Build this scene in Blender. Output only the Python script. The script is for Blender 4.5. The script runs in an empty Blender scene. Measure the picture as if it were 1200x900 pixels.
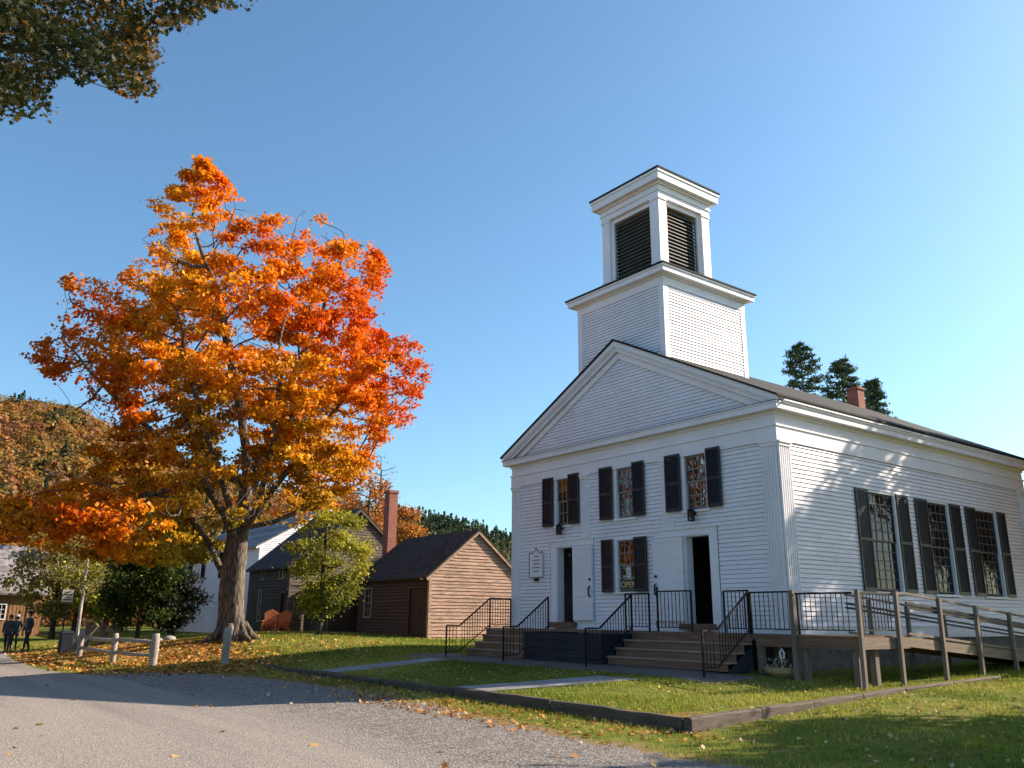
import bpy, math, random
import numpy as np
from mathutils import Vector, Matrix
random.seed(7); RNG = np.random.default_rng(11)
R = math.radians
sc = bpy.context.scene
COL = sc.collection
# ------------------------------------------------------------------ camera numbers (1200x900 photograph)
F_PX, PITCH, ROLL, YAW = 993.45, .26903, .00727, .91621
CAM = np.array([12.739, -18.304, 1.6])
_fw = np.array([-math.sin(YAW)*math.cos(PITCH), math.cos(YAW)*math.cos(PITCH), math.sin(PITCH)])
_r0 = np.array([math.cos(YAW), math.sin(YAW), 0.]); _u0 = np.cross(_r0, _fw)
_rt = math.cos(ROLL)*_r0 + math.sin(ROLL)*_u0; _up = -math.sin(ROLL)*_r0 + math.cos(ROLL)*_u0
def ray(x, y): return _fw + _rt*(x-600)/F_PX - _up*(y-450)/F_PX
def proj(P):
    d = np.asarray(P, float) - CAM; z = d @ _fw; z = np.where(np.abs(z) < 1e-3, 1e-3, z)
    return 600 + F_PX*(d @ _rt)/z, 450 - F_PX*(d @ _up)/z, z
def atd(x, y, D):
    d = ray(x, y); return CAM + d*D/math.hypot(d[0], d[1])
# ------------------------------------------------------------------ materials
def nodes(name):
    m = bpy.data.materials.new(name); m.use_nodes = True; nt = m.node_tree; nt.nodes.clear()
    out = nt.nodes.new('ShaderNodeOutputMaterial'); return m, nt, out
def N(nt, t, **kw):
    n = nt.nodes.new('ShaderNode'+t)
    for k, v in kw.items():
        if k in n.inputs: n.inputs[k].default_value = v
        else: setattr(n, k, v)
    return n
def ramp(nt, src, stops):
    n = nt.nodes.new('ShaderNodeValToRGB'); e = n.color_ramp.elements
    while len(e) > 1: e.remove(e[-1])
    for i, (p, c) in enumerate(stops):
        el = e[0] if i == 0 else e.new(p)
        el.position = p; el.color = (c if len(c) == 4 else (*c, 1)) if not isinstance(c, (int, float)) else (c, c, c, 1)
    nt.links.new(src, n.inputs[0]); return n.outputs[0]
def coords(nt, scale=(1,1,1), rot=(0,0,0)):
    tc = nt.nodes.new('ShaderNodeTexCoord'); mp = nt.nodes.new('ShaderNodeMapping')
    mp.inputs['Scale'].default_value = scale; mp.inputs['Rotation'].default_value = rot
    nt.links.new(tc.outputs['Object'], mp.inputs[0]); return mp.outputs[0]
def noise(nt, vec, scale, detail=4, rough=.55, dist=0):
    n = N(nt, 'TexNoise'); n.inputs['Scale'].default_value = scale; n.inputs['Detail'].default_value = detail
    n.inputs['Roughness'].default_value = rough; n.inputs['Distortion'].default_value = dist
    nt.links.new(vec, n.inputs['Vector']); return n.outputs['Fac']
def mix(nt, fac, a, b, mode='MIX'):
    n = nt.nodes.new('ShaderNodeMix'); n.data_type = 'RGBA'; n.blend_type = mode
    for i, v in ((0, fac), (6, a), (7, b)):
        if hasattr(v, 'links'): nt.links.new(v, n.inputs[i])
        else: n.inputs[i].default_value = v if not isinstance(v, tuple) or len(v) == 4 else (*v, 1)
    return n.outputs[2]
def math_(nt, op, a, b=0.):
    n = nt.nodes.new('ShaderNodeMath'); n.operation = op
    for i, v in ((0, a), (1, b)):
        if hasattr(v, 'links'): nt.links.new(v, n.inputs[i])
        else: n.inputs[i].default_value = v
    return n.outputs[0]
def bump(nt, h, dist, strength=1.):
    b = N(nt, 'Bump'); b.inputs['Strength'].default_value = strength; b.inputs['Distance'].default_value = dist
    nt.links.new(h, b.inputs['Height']); return b.outputs[0]
def principled(nt, out, color, rough=.7, normal=None, metal=0, spec=.5):
    p = nt.nodes.new('ShaderNodeBsdfPrincipled')
    for k, v in (('Base Color', color), ('Roughness', rough), ('Normal', normal), ('Metallic', metal), ('Specular IOR Level', spec)):
        if v is None: continue
        if hasattr(v, 'links'): nt.links.new(v, p.inputs[k])
        else: p.inputs[k].default_value = (*v, 1) if isinstance(v, tuple) and len(v) == 3 else v
    nt.links.new(p.outputs[0], out.inputs[0]); return p
M = {}
def simple(name, c, rough=.7, var=.15, scale=3, bscale=40, bd=.002, metal=0, spec=.5, stretch=(1,1,1)):
    m, nt, out = nodes(name); v = coords(nt, stretch)
    c1 = tuple(x*(1-var) for x in c); c2 = tuple(min(1, x*(1+var)) for x in c)
    col = ramp(nt, noise(nt, v, scale, 5, .6), [(.3, c1), (.7, c2)])
    principled(nt, out, col, rough, bump(nt, noise(nt, v, bscale, 3), bd) if bd else None, metal, spec)
    M[name] = m; return m
def m_white(name, base=(.80,.80,.79)):
    m, nt, out = nodes(name); v = coords(nt)
    a = ramp(nt, noise(nt, v, .7, 6, .65), [(.32, tuple(x*.90 for x in base)), (.62, base)])
    v2 = coords(nt, (1.2, 1.2, 14))
    b = ramp(nt, noise(nt, v2, 2.2, 4, .7), [(.30, (.86,.84,.80)), (.52, (1,1,1))])
    principled(nt, out, mix(nt, .75, a, b, 'MULTIPLY'), .55, bump(nt, noise(nt, v, 25, 3), .002), spec=.35)
    M[name] = m
m_white('white_paint', (.83,.80,.865)); m_white('white_trim', (.85,.83,.88))
simple('shutter', (.014,.017,.02), .5, .3, 6, 60, .001)
simple('black_metal', (.008,.008,.010), .6, .3, 5, 60, .0005, spec=.25)
simple('dark_inside', (.035,.028,.024), .8)
simple('floor_inside', (.10,.07,.05), .5)
simple('curtain', (.20,.055,.035), .9, .4, 9, 60, .004, stretch=(1,1,.1))
simple('louver', (.075,.075,.072), .6, .2)
simple('stone', (.13,.12,.115), .85, .35, 5, 18, .02)
simple('rock_pale', (.30,.28,.27), .85, .3, 4, 18, .02)
simple('paper', (.62,.66,.68), .6, .05)
simple('gold', (.62,.46,.20), .5, .1)
simple('ink', (.06,.05,.05), .7, .1)
simple('orange_paint', (.55,.14,.03), .5, .12)
simple('sign_face', (.72,.68,.62), .5, .06)
simple('skin', (.55,.33,.24), .6, .08)
simple('hair', (.05,.035,.025), .8, .2)
simple('jacket_dark', (.035,.04,.06), .8, .3)
simple('jacket_teal', (.03,.10,.10), .8, .3)
simple('trousers', (.018,.02,.03), .8, .3)
simple('cap_white', (.5,.45,.45), .8, .1)
simple('bin_grey', (.025,.03,.045), .85, .2, spec=.1)
simple('pot', (.42,.30,.16), .8, .2)
simple('needles_bark', (.10,.075,.055), .9, .3)
def m_wood(name, c1, c2, axis='x', rough=.8, sc_=1., bd=.004):
    st = {'x': (.6,7,7), 'y': (7,.6,7), 'z': (7,7,.6)}[axis]
    m, nt, out = nodes(name); v = coords(nt, st)
    n1 = noise(nt, v, 2.2*sc_, 7, .68, .3)
    col = ramp(nt, n1, [(.25, c1), (.5, tuple((a+b)/2 for a, b in zip(c1, c2))), (.75, c2)])
    big = noise(nt, coords(nt), .8, 3)
    col = mix(nt, .6, col, ramp(nt, big, [(.3, (.7,.68,.66)), (.65, (1.1,1.05,1.0))]), 'MULTIPLY')
    principled(nt, out, col, rough, bump(nt, n1, bd), spec=.3); M[name] = m
m_wood('deck_wood', (.10,.055,.036), (.27,.165,.115), 'x')
m_wood('tread_wood_lit', (.18,.12,.09), (.42,.31,.25), 'x')  # worn treads, lighter than the risers: light on the noses painted in
m_wood('deck_wood_y', (.10,.075,.058), (.27,.21,.16), 'y')
m_wood('post_wood', (.10,.08,.068), (.27,.22,.19), 'z')
m_wood('dark_boards', (.012,.013,.018), (.036,.038,.048), 'x')
m_wood('timber', (.035,.03,.026), (.15,.12,.10), 'x', .9, 1.3, .012)
m_wood('timber_y', (.035,.03,.026), (.17,.13,.11), 'y', .9, 1.3, .012)
m_wood('fence_wood', (.16,.14,.12), (.48,.43,.38), 'x', .85)
m_wood('weathered_shade_x', (.045,.022,.017), (.16,.085,.065), 'x', .85, 1.2)  # cottage boards, darker copy: shade of the front wall put into the colour
m_wood('weathered_sun_y', (.06,.03,.022), (.74,.50,.39), 'y', .85, 1.7, .012)  # same weathered boards, lighter copy: sunlight on the gable put into the colour
m_wood('dark_house_shade_x', (.035,.028,.026), (.10,.08,.07), 'x', .85)  # farmhouse boards, darker copy with the front wall's shade in the colour
m_wood('dark_house_sun_y', (.06,.05,.045), (.22,.18,.15), 'y', .85)  # farmhouse boards again, gable copy lightened as if by the sun
m_wood('barn_boards', (.13,.055,.025), (.50,.29,.16), 'z', .85, .9)
m_wood('door_brown', (.05,.022,.016), (.10,.045,.035), 'z', .8)
def m_bark(name, c1, c2, s=1.):
    m, nt, out = nodes(name); v = coords(nt, (5*s,5*s,1.1*s))
    n1 = noise(nt, v, 2.2, 8, .7, .6)
    wv = N(nt, 'TexVoronoi'); wv.feature = 'DISTANCE_TO_EDGE'; wv.inputs['Scale'].default_value = 1.6; nt.links.new(v, wv.inputs['Vector'])
    h = math_(nt, 'ADD', n1, math_(nt, 'MULTIPLY', math_(nt, 'MINIMUM', wv.outputs[0], .3), 1.6))
    principled(nt, out, ramp(nt, h, [(.35, c1), (.95, c2)]), .9, bump(nt, h, .06, .9), spec=.2); M[name] = m
m_bark('bark', (.02,.016,.013), (.20,.16,.13)); m_bark('bark_dark', (.025,.02,.017), (.10,.08,.065)); m_bark('birch_bark', (.16,.15,.14), (.50,.47,.44), .7)
def m_shingle(name, c1, c2, w=.28, h=.14, axis='x'):
    m, nt, out = nodes(name)
    tc = nt.nodes.new('ShaderNodeTexCoord'); sx = N(nt, 'SeparateXYZ'); nt.links.new(tc.outputs['Object'], sx.inputs[0])
    cb = N(nt, 'CombineXYZ'); nt.links.new(sx.outputs[0 if axis == 'x' else 1], cb.inputs[0])
    hh = math_(nt, 'MULTIPLY', sx.outputs[2], 1.9); nt.links.new(hh, cb.inputs[1])
    br = N(nt, 'TexBrick'); br.inputs['Scale'].default_value = 1; br.inputs['Brick Width'].default_value = w; br.inputs['Row Height'].default_value = h
    br.inputs['Mortar Size'].default_value = .008; br.inputs['Bias'].default_value = 0
    br.inputs['Color1'].default_value = (*c1, 1); br.inputs['Color2'].default_value = (*c2, 1); br.inputs['Mortar'].default_value = (*(x*.35 for x in c1), 1)
    nt.links.new(cb.outputs[0], br.inputs['Vector'])
    col = mix(nt, .6, br.outputs['Color'], ramp(nt, noise(nt, tc.outputs['Object'], 1.3, 5), [(.3, (.6,.6,.6)), (.7, (1.2,1.15,1.1))]), 'MULTIPLY')
    principled(nt, out, col, .85, bump(nt, br.outputs['Fac'], .012, -.8), spec=.25); M[name] = m
m_shingle('shingle_black', (.016,.015,.016), (.03,.028,.03), axis='y'); m_shingle('shingle_brown', (.028,.020,.016), (.075,.05,.04), .2, .2)
m_shingle('shingle_grey', (.13,.12,.125), (.34,.315,.33), .25, .22, 'y'); m_shingle('shingle_dark', (.03,.025,.025), (.06,.05,.05))
def m_brick(name):
    m, nt, out = nodes(name)
    tc = nt.nodes.new('ShaderNodeTexCoord'); sx = N(nt, 'SeparateXYZ'); nt.links.new(tc.outputs['Object'], sx.inputs[0])
    cb = N(nt, 'CombineXYZ'); nt.links.new(math_(nt, 'ADD', sx.outputs[0], sx.outputs[1]), cb.inputs[0]); nt.links.new(sx.outputs[2], cb.inputs[1])
    br = N(nt, 'TexBrick'); br.inputs['Scale'].default_value = 1; br.inputs['Brick Width'].default_value = .21; br.inputs['Row Height'].default_value = .075
    br.inputs['Mortar Size'].default_value = .008
    br.inputs['Color1'].default_value = (.36,.085,.05,1); br.inputs['Color2'].default_value = (.22,.05,.035,1); br.inputs['Mortar'].default_value = (.3,.26,.22,1)
    nt.links.new(cb.outputs[0], br.inputs['Vector'])
    principled(nt, out, br.outputs['Color'], .85, bump(nt, br.outputs['Fac'], .006, -.7), spec=.25); M[name] = m
m_brick('brick')
def m_glass(name, tint=(.012,.014,.016), rough=.02, wav=.004):
    m, nt, out = nodes(name); v = coords(nt)
    principled(nt, out, tint, rough, bump(nt, noise(nt, v, 2.3, 2), wav*8, .6), spec=.9); M[name] = m
m_glass('glass')
def m_leaf(name, trans=.45, rough=.55):
    m, nt, out = nodes(name)
    at = N(nt, 'Attribute'); at.attribute_name = 'col'
    d = N(nt, 'BsdfDiffuse'); t = N(nt, 'BsdfTranslucent'); g = N(nt, 'BsdfGlossy'); g.inputs['Roughness'].default_value = .5
    g.inputs['Color'].default_value = (1,1,1,1)
    nt.links.new(at.outputs['Color'], d.inputs[0]); nt.links.new(at.outputs['Color'], t.inputs[0])
    a = N(nt, 'MixShader'); a.inputs[0].default_value = trans; nt.links.new(d.outputs[0], a.inputs[1]); nt.links.new(t.outputs[0], a.inputs[2])
    b = N(nt, 'MixShader'); b.inputs[0].default_value = .012; nt.links.new(a.outputs[0], b.inputs[1]); nt.links.new(g.outputs[0], b.inputs[2])
    nt.links.new(b.outputs[0], out.inputs[0]); M[name] = m
m_leaf('leaves', .38); m_leaf('needles', .12); m_leaf('grass_blade', .35); m_leaf('dry_leaf', .15)
def m_ground():
    m, nt, out = nodes('ground'); v = coords(nt)
    at = N(nt, 'Attribute'); at.attribute_name = 'mask'; sp = N(nt, 'SeparateColor'); nt.links.new(at.outputs['Color'], sp.inputs[0])
    n_big = noise(nt, v, .35, 5, .6); n_mid = noise(nt, v, 2.2, 6, .65); n_fine = noise(nt, v, 26, 5, .7)
    grass = ramp(nt, n_mid, [(.3, (.09,.12,.018)), (.55, (.17,.19,.028)), (.75, (.27,.24,.05))])
    grass = mix(nt, ramp(nt, noise(nt, v, 1.1, 6, .7), [(.52, 0.), (.68, .75)]), grass, (.20,.145,.06))
    grass = mix(nt, .5, grass, ramp(nt, n_fine, [(.3, (.45,.45,.4)), (.7, (1.35,1.3,1.2))]), 'MULTIPLY')
    # gravel
    vo = N(nt, 'TexVoronoi'); vo.inputs['Scale'].default_value = 34; nt.links.new(v, vo.inputs['Vector'])
    vs = N(nt, 'SeparateColor'); nt.links.new(vo.outputs['Color'], vs.inputs[0])
    grav = ramp(nt, vs.outputs[0], [(0, (.10,.09,.085)), (.5, (.21,.195,.185)), (1, (.38,.355,.33))])
    grav = mix(nt, .6, grav, ramp(nt, n_mid, [(.3, (.70,.64,.58)), (.5, (.95,.92,.9)), (.7, (1.15,1.12,1.1))]), 'MULTIPLY')
    rc = ramp(nt, vs.outputs[0], [(0, (.21,.185,.17)), (.6, (.275,.245,.225)), (1, (.36,.32,.29))])
    grav = mix(nt, ramp(nt, math_(nt, 'ADD', sp.outputs[2], math_(nt, 'MULTIPLY', math_(nt, 'SUBTRACT', n_mid, .5), .8)), [(.1, 0.), (.9, 1.)]), grav, rc)
    dirt = ramp(nt, n_fine, [(.3, (.13,.085,.04)), (.7, (.36,.25,.11))])
    k = math_(nt, 'ADD', sp.outputs[0], math_(nt, 'MULTIPLY', math_(nt, 'SUBTRACT', n_mid, .5), 1.3))
    kg = ramp(nt, k, [(.42, 0.), (.60, 1.)])
    ke = ramp(nt, k, [(.22, 0.), (.42, 1.)])
    base = mix(nt, kg, mix(nt, ke, grass, dirt), grav)
    leafc = ramp(nt, noise(nt, v, 11, 4, .7), [(.3, (.13,.06,.02)), (.5, (.34,.15,.045)), (.7, (.46,.26,.09))])
    kl = ramp(nt, math_(nt, 'ADD', sp.outputs[1], math_(nt, 'MULTIPLY', math_(nt, 'SUBTRACT', noise(nt, v, 5, 6, .7), .5), 1.5)), [(.45, 0.), (.6, 1.)])
    base = mix(nt, kl, base, leafc)
    h = math_(nt, 'ADD', math_(nt, 'MULTIPLY', vo.outputs['Distance'], -.5), n_fine)
    principled(nt, out, base, .95, bump(nt, h, .035, .8), spec=.1); M['ground'] = m
m_ground()
def m_road():
    m, nt, out = nodes('road'); v = coords(nt)
    vo = N(nt, 'TexVoronoi'); vo.inputs['Scale'].default_value = 46; nt.links.new(v, vo.inputs['Vector'])
    vs = N(nt, 'SeparateColor'); nt.links.new(vo.outputs['Color'], vs.inputs[0])
    c = ramp(nt, vs.outputs[0], [(0, (.21,.185,.17)), (.6, (.275,.245,.225)), (1, (.36,.32,.29))])
    c = mix(nt, .7, c, ramp(nt, noise(nt, coords(nt, (.07,1,1), (0,0,R(-9))), .9, 6, .6), [(.28, (.66,.65,.66)), (.5, (1,.98,.96)), (.72, (1.2,1.17,1.12))]), 'MULTIPLY')
    c = mix(nt, .5, c, ramp(nt, noise(nt, v, 18, 4), [(.3, (.75,.75,.75)), (.7, (1.2,1.2,1.2))]), 'MULTIPLY')
    principled(nt, out, c, .9, bump(nt, math_(nt, 'ADD', vo.outputs['Distance'], noise(nt, v, 60, 3)), .012, .7), spec=.2); M['road'] = m
m_road()
simple('path_stone', (.24,.23,.235), .85, .35, 1.6, 30, .01); simple('path_dirt', (.12,.10,.09), .95, .35, 2, 22, .02)
simple('hill_ground', (.10,.07,.035), .95, .4, .05, .5, .3)
# ------------------------------------------------------------------ objects
def tag(o, label=None, cat=None, group=None, kind=None):
    for k, v in (('label', label), ('category', cat), ('group', group), ('kind', kind)):
        if v: o[k] = v
    return o
def empty(name, loc=(0,0,0), rz=0, **kw):
    o = bpy.data.objects.new(name, None); COL.objects.link(o); o.location = loc; o.rotation_euler[2] = rz
    o.empty_display_size = .2; return tag(o, **kw)
def wloc(o):
    v = Vector((0,0,0))
    while o: v += o.location; o = o.parent
    return v
class MB:
    def __init__(s): s.v = []; s.f = []; s.mi = []; s.cur = 0
    def quad(s, *p):
        n = len(s.v); s.v += [tuple(q) for q in p]; s.f.append(tuple(range(n, n+len(p)))); s.mi.append(s.cur)
    def mesh(s, vs, fs):
        n = len(s.v); s.v += [tuple(q) for q in vs]; s.f += [tuple(i+n for i in f) for f in fs]; s.mi += [s.cur]*len(fs)
    def box(s, x0, x1, y0, y1, z0, z1):
        s.mesh([(x0,y0,z0),(x1,y0,z0),(x1,y1,z0),(x0,y1,z0),(x0,y0,z1),(x1,y0,z1),(x1,y1,z1),(x0,y1,z1)],
               [(0,3,2,1),(4,5,6,7),(0,1,5,4),(1,2,6,5),(2,3,7,6),(3,0,4,7)])
    def beam(s, a, b, w, h, up=(0,0,1)):
        a, b = Vector(a), Vector(b); d = (b-a).normalized(); u = Vector(up)
        if abs(d.dot(u)) > .99: u = Vector((0,1,0))
        r = d.cross(u).normalized()*w/2; t = r.cross(d).normalized()*h/2
        s.mesh([a-r-t, a+r-t, a+r+t, a-r+t, b-r-t, b+r-t, b+r+t, b-r+t], [(0,1,2,3),(7,6,5,4),(0,4,5,1),(1,5,6,2),(2,6,7,3),(3,7,4,0)])
    def tube(s, pts, rad, n=8, caps=True):
        pts = [Vector(p) for p in pts]; rad = rad if hasattr(rad, '__len__') else [rad]*len(pts); base = len(s.v)
        ref = None
        for i, p in enumerate(pts):
            d = (pts[min(i+1, len(pts)-1)] - pts[max(i-1, 0)]).normalized()
            if ref is None: ref = d.orthogonal().normalized()
            ref = (ref - d*ref.dot(d)).normalized(); b = d.cross(ref)
            for k in range(n):
                a = 2*math.pi*k/n; s.v.append(tuple(p + (ref*math.cos(a)+b*math.sin(a))*rad[i]))
        for i in range(len(pts)-1):
            for k in range(n):
                k2 = (k+1) % n; s.f.append((base+i*n+k, base+i*n+k2, base+(i+1)*n+k2, base+(i+1)*n+k)); s.mi.append(s.cur)
        if caps:
            s.f.append(tuple(base+k for k in reversed(range(n)))); s.mi.append(s.cur)
            s.f.append(tuple(base+(len(pts)-1)*n+k for k in range(n))); s.mi.append(s.cur)
    def lathe(s, prof, c=(0,0,0), n=16):
        b = len(s.v)
        for r, z in prof:
            for k in range(n): a = 2*math.pi*k/n; s.v.append((c[0]+r*math.cos(a), c[1]+r*math.sin(a), c[2]+z))
        for i in range(len(prof)-1):
            for k in range(n): s.f.append((b+i*n+k, b+i*n+(k+1)%n, b+(i+1)*n+(k+1)%n, b+(i+1)*n+k)); s.mi.append(s.cur)
        s.f.append(tuple(b+k for k in reversed(range(n)))); s.f.append(tuple(b+(len(prof)-1)*n+k for k in range(n))); s.mi += [s.cur]*2
    def build(s, name, mat, parent=None, world=True, bevel=0, smooth=False, **kw):
        off = wloc(parent) if (parent and world) else Vector((0,0,0))
        me = bpy.data.meshes.new(name); me.from_pydata([(x-off.x, y-off.y, z-off.z) for x, y, z in s.v], [], s.f)
        mats = mat if isinstance(mat, (list, tuple)) else [mat]
        for m in mats: me.materials.append(M[m])
        if len(mats) > 1: me.polygons.foreach_set('material_index', s.mi)
        if smooth: me.polygons.foreach_set('use_smooth', [True]*len(me.polygons))
        me.update(); o = bpy.data.objects.new(name, me); COL.objects.link(o); o.parent = parent
        if bevel:
            md = o.modifiers.new('b', 'BEVEL'); md.width = bevel; md.segments = 1; md.limit_method = 'ANGLE'
        return tag(o, **kw)
def fast_mesh(name, V, nper, mat, colors=None, parent=None, **kw):
    V = np.asarray(V, np.float32).reshape(-1, 3); n = len(V)//nper
    if parent: V = V - np.array(wloc(parent), np.float32)
    me = bpy.data.meshes.new(name); me.vertices.add(len(V)); me.vertices.foreach_set('co', V.ravel())
    me.loops.add(n*nper); me.loops.foreach_set('vertex_index', np.arange(n*nper, dtype=np.int32))
    me.polygons.add(n); me.polygons.foreach_set('loop_start', np.arange(0, n*nper, nper, dtype=np.int32))
    me.polygons.foreach_set('loop_total', np.full(n, nper, np.int32))
    me.update(calc_edges=True); me.materials.append(M[mat])
    if colors is not None:
        a = me.attributes.new('col', 'FLOAT_COLOR', 'FACE'); c = np.ones((n, 4), np.float32); c[:, :3] = np.clip(colors, 0, .95); a.data.foreach_set('color', c.ravel())
    o = bpy.data.objects.new(name, me); COL.objects.link(o); o.parent = parent; return tag(o, **kw)
# ------------------------------------------------------------------ ground heights
def rbf(pts, c=3.):
    P = np.array(pts, float); A = np.hypot(P[:, None, 0]-P[None, :, 0], P[:, None, 1]-P[None, :, 1]); A = np.sqrt(A*A+c*c)
    n = len(P); K = np.zeros((n+1, n+1)); K[:n, :n] = A + np.eye(n)*.02; K[n, :n] = 1; K[:n, n] = 1
    w = np.linalg.solve(K, np.append(P[:, 2], 0))
    def f(x, y):
        x = np.asarray(x, float); y = np.asarray(y, float); r = w[n] + 0*x
        for i in range(n): r = r + w[i]*np.sqrt((x-P[i,0])**2 + (y-P[i,1])**2 + c*c)
        return r
    return f
LEFT = [(-14,-8.7,.14),(-16.1,-10.2,.07),(-23,-11,.08),(-20.1,-6.3,.72),(-26,-2.5,.86),(-20,0,.72),(-30,-1,.66),(-37,-2,.55),(-45,0,.4),
        (-26,-8,.35),(-32,-7,.3),(-55,-7,.22),(-70,-20,.1),(-40,-12,-.08),(-20,20,.7),(-40,30,.8),(-17,-6,.42),(-14.5,-4,.48)]
T_ = rbf(LEFT + [(3.4,-7.7,.14),(0,-7.6,.15),(-4,-7.5,.16),(-8.5,-7.4,.19),(-13,-7.3,.2),(-4,-2.2,.43),(-8,-2.2,.45),(-11,-2,.47),(0,-2.1,.42),(2.4,-1.1,.34),
                 (2.9,-3.8,.15),(2.6,0,.24),(2.75,3.9,.31),(2.4,6,.36),(3,15,.4),(0,5,.42),(-11,10,.6),(0,30,.5),(-15,0,.55)])
G_ = rbf(LEFT + [(12,-18,0),(20,-25,0),(5,-25,.05),(1.5,-16.6,-.01),(4.7,-12.1,-.03),(3.5,-8.1,-.07),(8,-7,-.06),(7,-2.5,.02),(-4,-7.9,-.01),(-8,-8,.03),(0,-8,-.04),
                 (-12.5,-8,.1),(-10.3,-11.1,0),(-14.7,-14.5,-.03),(-27,-13.8,-.12),(-35,-12.3,-.16),(3.3,-3.8,.03),(3.3,0,.14),(3.2,4,.27),(3,15,.4),(8,6,.2),(20,0,.15),(15,20,.3),
                 (0,30,.5),(-30,-25,-.05),(-10,-25,.1),(-60,-40,.1),(30,-40,.1)])
def sst(a, b, x): t = np.clip((x-a)/(b-a), 0, 1); return t*t*(3-2*t)
def XR(y): return np.interp(y, [-7.75,-3.8,0,4,30], [3.42,2.95,2.66,2.78,3.0])     # right edge of the raised lawn
def Hlawn(x, y):
    x = np.asarray(x, float); y = np.asarray(y, float)
    tl = np.interp(y, [-7.7,-6,-4,-2.1,0,15,30], [.15,.225,.335,.43,.46,.48,.5]); tr = np.interp(y, [-7.7,-3.8,0,4,10,30], [.13,.15,.21,.31,.42,.5])
    w = sst(-1.5, 3.0, x); t = tl*(1-w)+tr*w; k = sst(-10.5, -14.5, x); return t*(1-k)+T_(x, y)*k
def Hground(x, y):
    x = np.asarray(x, float); y = np.asarray(y, float); g = G_(x, y); t = Hlawn(x, y)
    left = sst(-10.2, -7.5, y)*(1-sst(-17, -15, x))
    g = g*(1-left) + t*left
    ins = (x > -17) & (x < XR(y)-.03) & (y > -7.6)
    a = sst(-17, -14.5, x)
    low = np.minimum(np.minimum(g, t - .10), 9)*a + (t+.006)*(1-a)
    g = np.where(ins, low, g)
    r = np.hypot(x+10, y+5); return g*(1-sst(60, 110, r)) + .1*sst(60, 110, r)
def H(x, y):
    ins = (x > -16) & (x < XR(y)) & (y > -7.6)
    return np.where(ins, Hlawn(x, y), Hground(x, y))
def h1(x, y): return float(H(np.array(x), np.array(y)))
def grid_mesh(name, xs, ys, zf, mat, mask=None, warp=None, **kw):
    X, Y = np.meshgrid(xs, ys, indexing='ij')
    if warp: X, Y = warp(X, Y)
    Z = zf(X, Y); n, m = X.shape
    V = np.stack([X, Y, Z], -1).reshape(-1, 3)
    i = np.arange((n-1)*(m-1)); a = (i//(m-1))*m + i % (m-1); Fc = np.stack([a, a+m, a+m+1, a+1], -1)
    me = bpy.data.meshes.new(name); me.vertices.add(len(V)); me.vertices.foreach_set('co', V.astype(np.float32).ravel())
    me.loops.add(Fc.size); me.loops.foreach_set('vertex_index', Fc.astype(np.int32).ravel()); me.polygons.add(len(Fc))
    me.polygons.foreach_set('loop_start', np.arange(0, Fc.size, 4, dtype=np.int32)); me.polygons.foreach_set('loop_total', np.full(len(Fc), 4, np.int32))
    me.update(calc_edges=True); me.polygons.foreach_set('use_smooth', [True]*len(Fc)); me.materials.append(M[mat])
    if mask is not None:
        at = me.attributes.new('mask', 'FLOAT_COLOR', 'POINT'); c = np.zeros((len(V), 4), np.float32); c[:, :3] = mask(V[:, 0], V[:, 1]); c[:, 3] = 1; at.data.foreach_set('color', c.ravel())
    o = bpy.data.objects.new(name, me); COL.objects.link(o); return tag(o, **kw)
# road edge against the gravel (y as a function of x) and masks
def road_edge(x): return np.interp(x, [-60,-40,-30,-24,-18,-14.7,-10.7,-4,0,4,9,40], [-11.0,-11.3,-12.2,-12.75,-13.0,-12.75,-12.2,-12.45,-12.6,-13.1,-13.6,-14.5])
def gravel_mask(x, y):
    top = np.interp(x, [-16,-13,-11,-6,-2,1,3.2,5,6.5,9,14,20], [-12.6,-10.6,-9.2,-8.7,-8.9,-9.4,-9.6,-9.8,-9.6,-9.2,-9,-9])
    g = sst(.9, -.9, y-top)*.8 + .1
    g = g*sst(-17, -12, x)
    inn = (x < XR(y)) & (y > -7.6); g = np.where(inn, 0, g)
    verge = sst(-21.5, -20, y); return g*verge
def leaf_mask(x, y):
    d = np.hypot((x+22)/9, (y+9.2)/3.0); l = .72*sst(1.5, .45, d)
    e = sst(1.0, .15, np.abs(y+8.1))*sst(-13, -9, x)*sst(4.2, 3, x)*.36
    e2 = sst(.9, .1, np.abs(x-XR(y)-.4))*.38*sst(-9, -7.5, y)*sst(5, 2, y)
    d3 = np.hypot((x+1.5)/4.5, (y+9.3)/.9); e3 = .34*sst(1.5, .3, d3)
    return np.maximum(np.maximum(l, e), np.maximum(e2, e3))
def gmask(x, y): return np.stack([gravel_mask(x, y), leaf_mask(x, y), sst(1.5, .1, y-road_edge(x))*sst(-9, -4, x)], -1)
xs = np.unique(np.concatenate([-np.geomspace(900, 62, 14), np.arange(-60, -18, .8), np.arange(-18, 22, .3), np.geomspace(22, 700, 14)]))
ys = np.unique(np.concatenate([-np.geomspace(500, 42, 12), np.arange(-40, -18, .8), np.arange(-18, -7.66, .3), [-7.64, -7.57], np.arange(-7.5, 6, .3), np.arange(6, 45, 1.), np.geomspace(46, 900, 16)]))
grid_mesh('ground', xs, ys, Hground, 'ground', gmask, kind='structure')
def lawn_z(X, Y): return Hlawn(X, Y) - .12*sst(-15.5, -17, X)
def lw(X, Y): return np.where(X > -5, -5 + (X+5)*(XR(Y)+5)/7.7, X), Y
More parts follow.
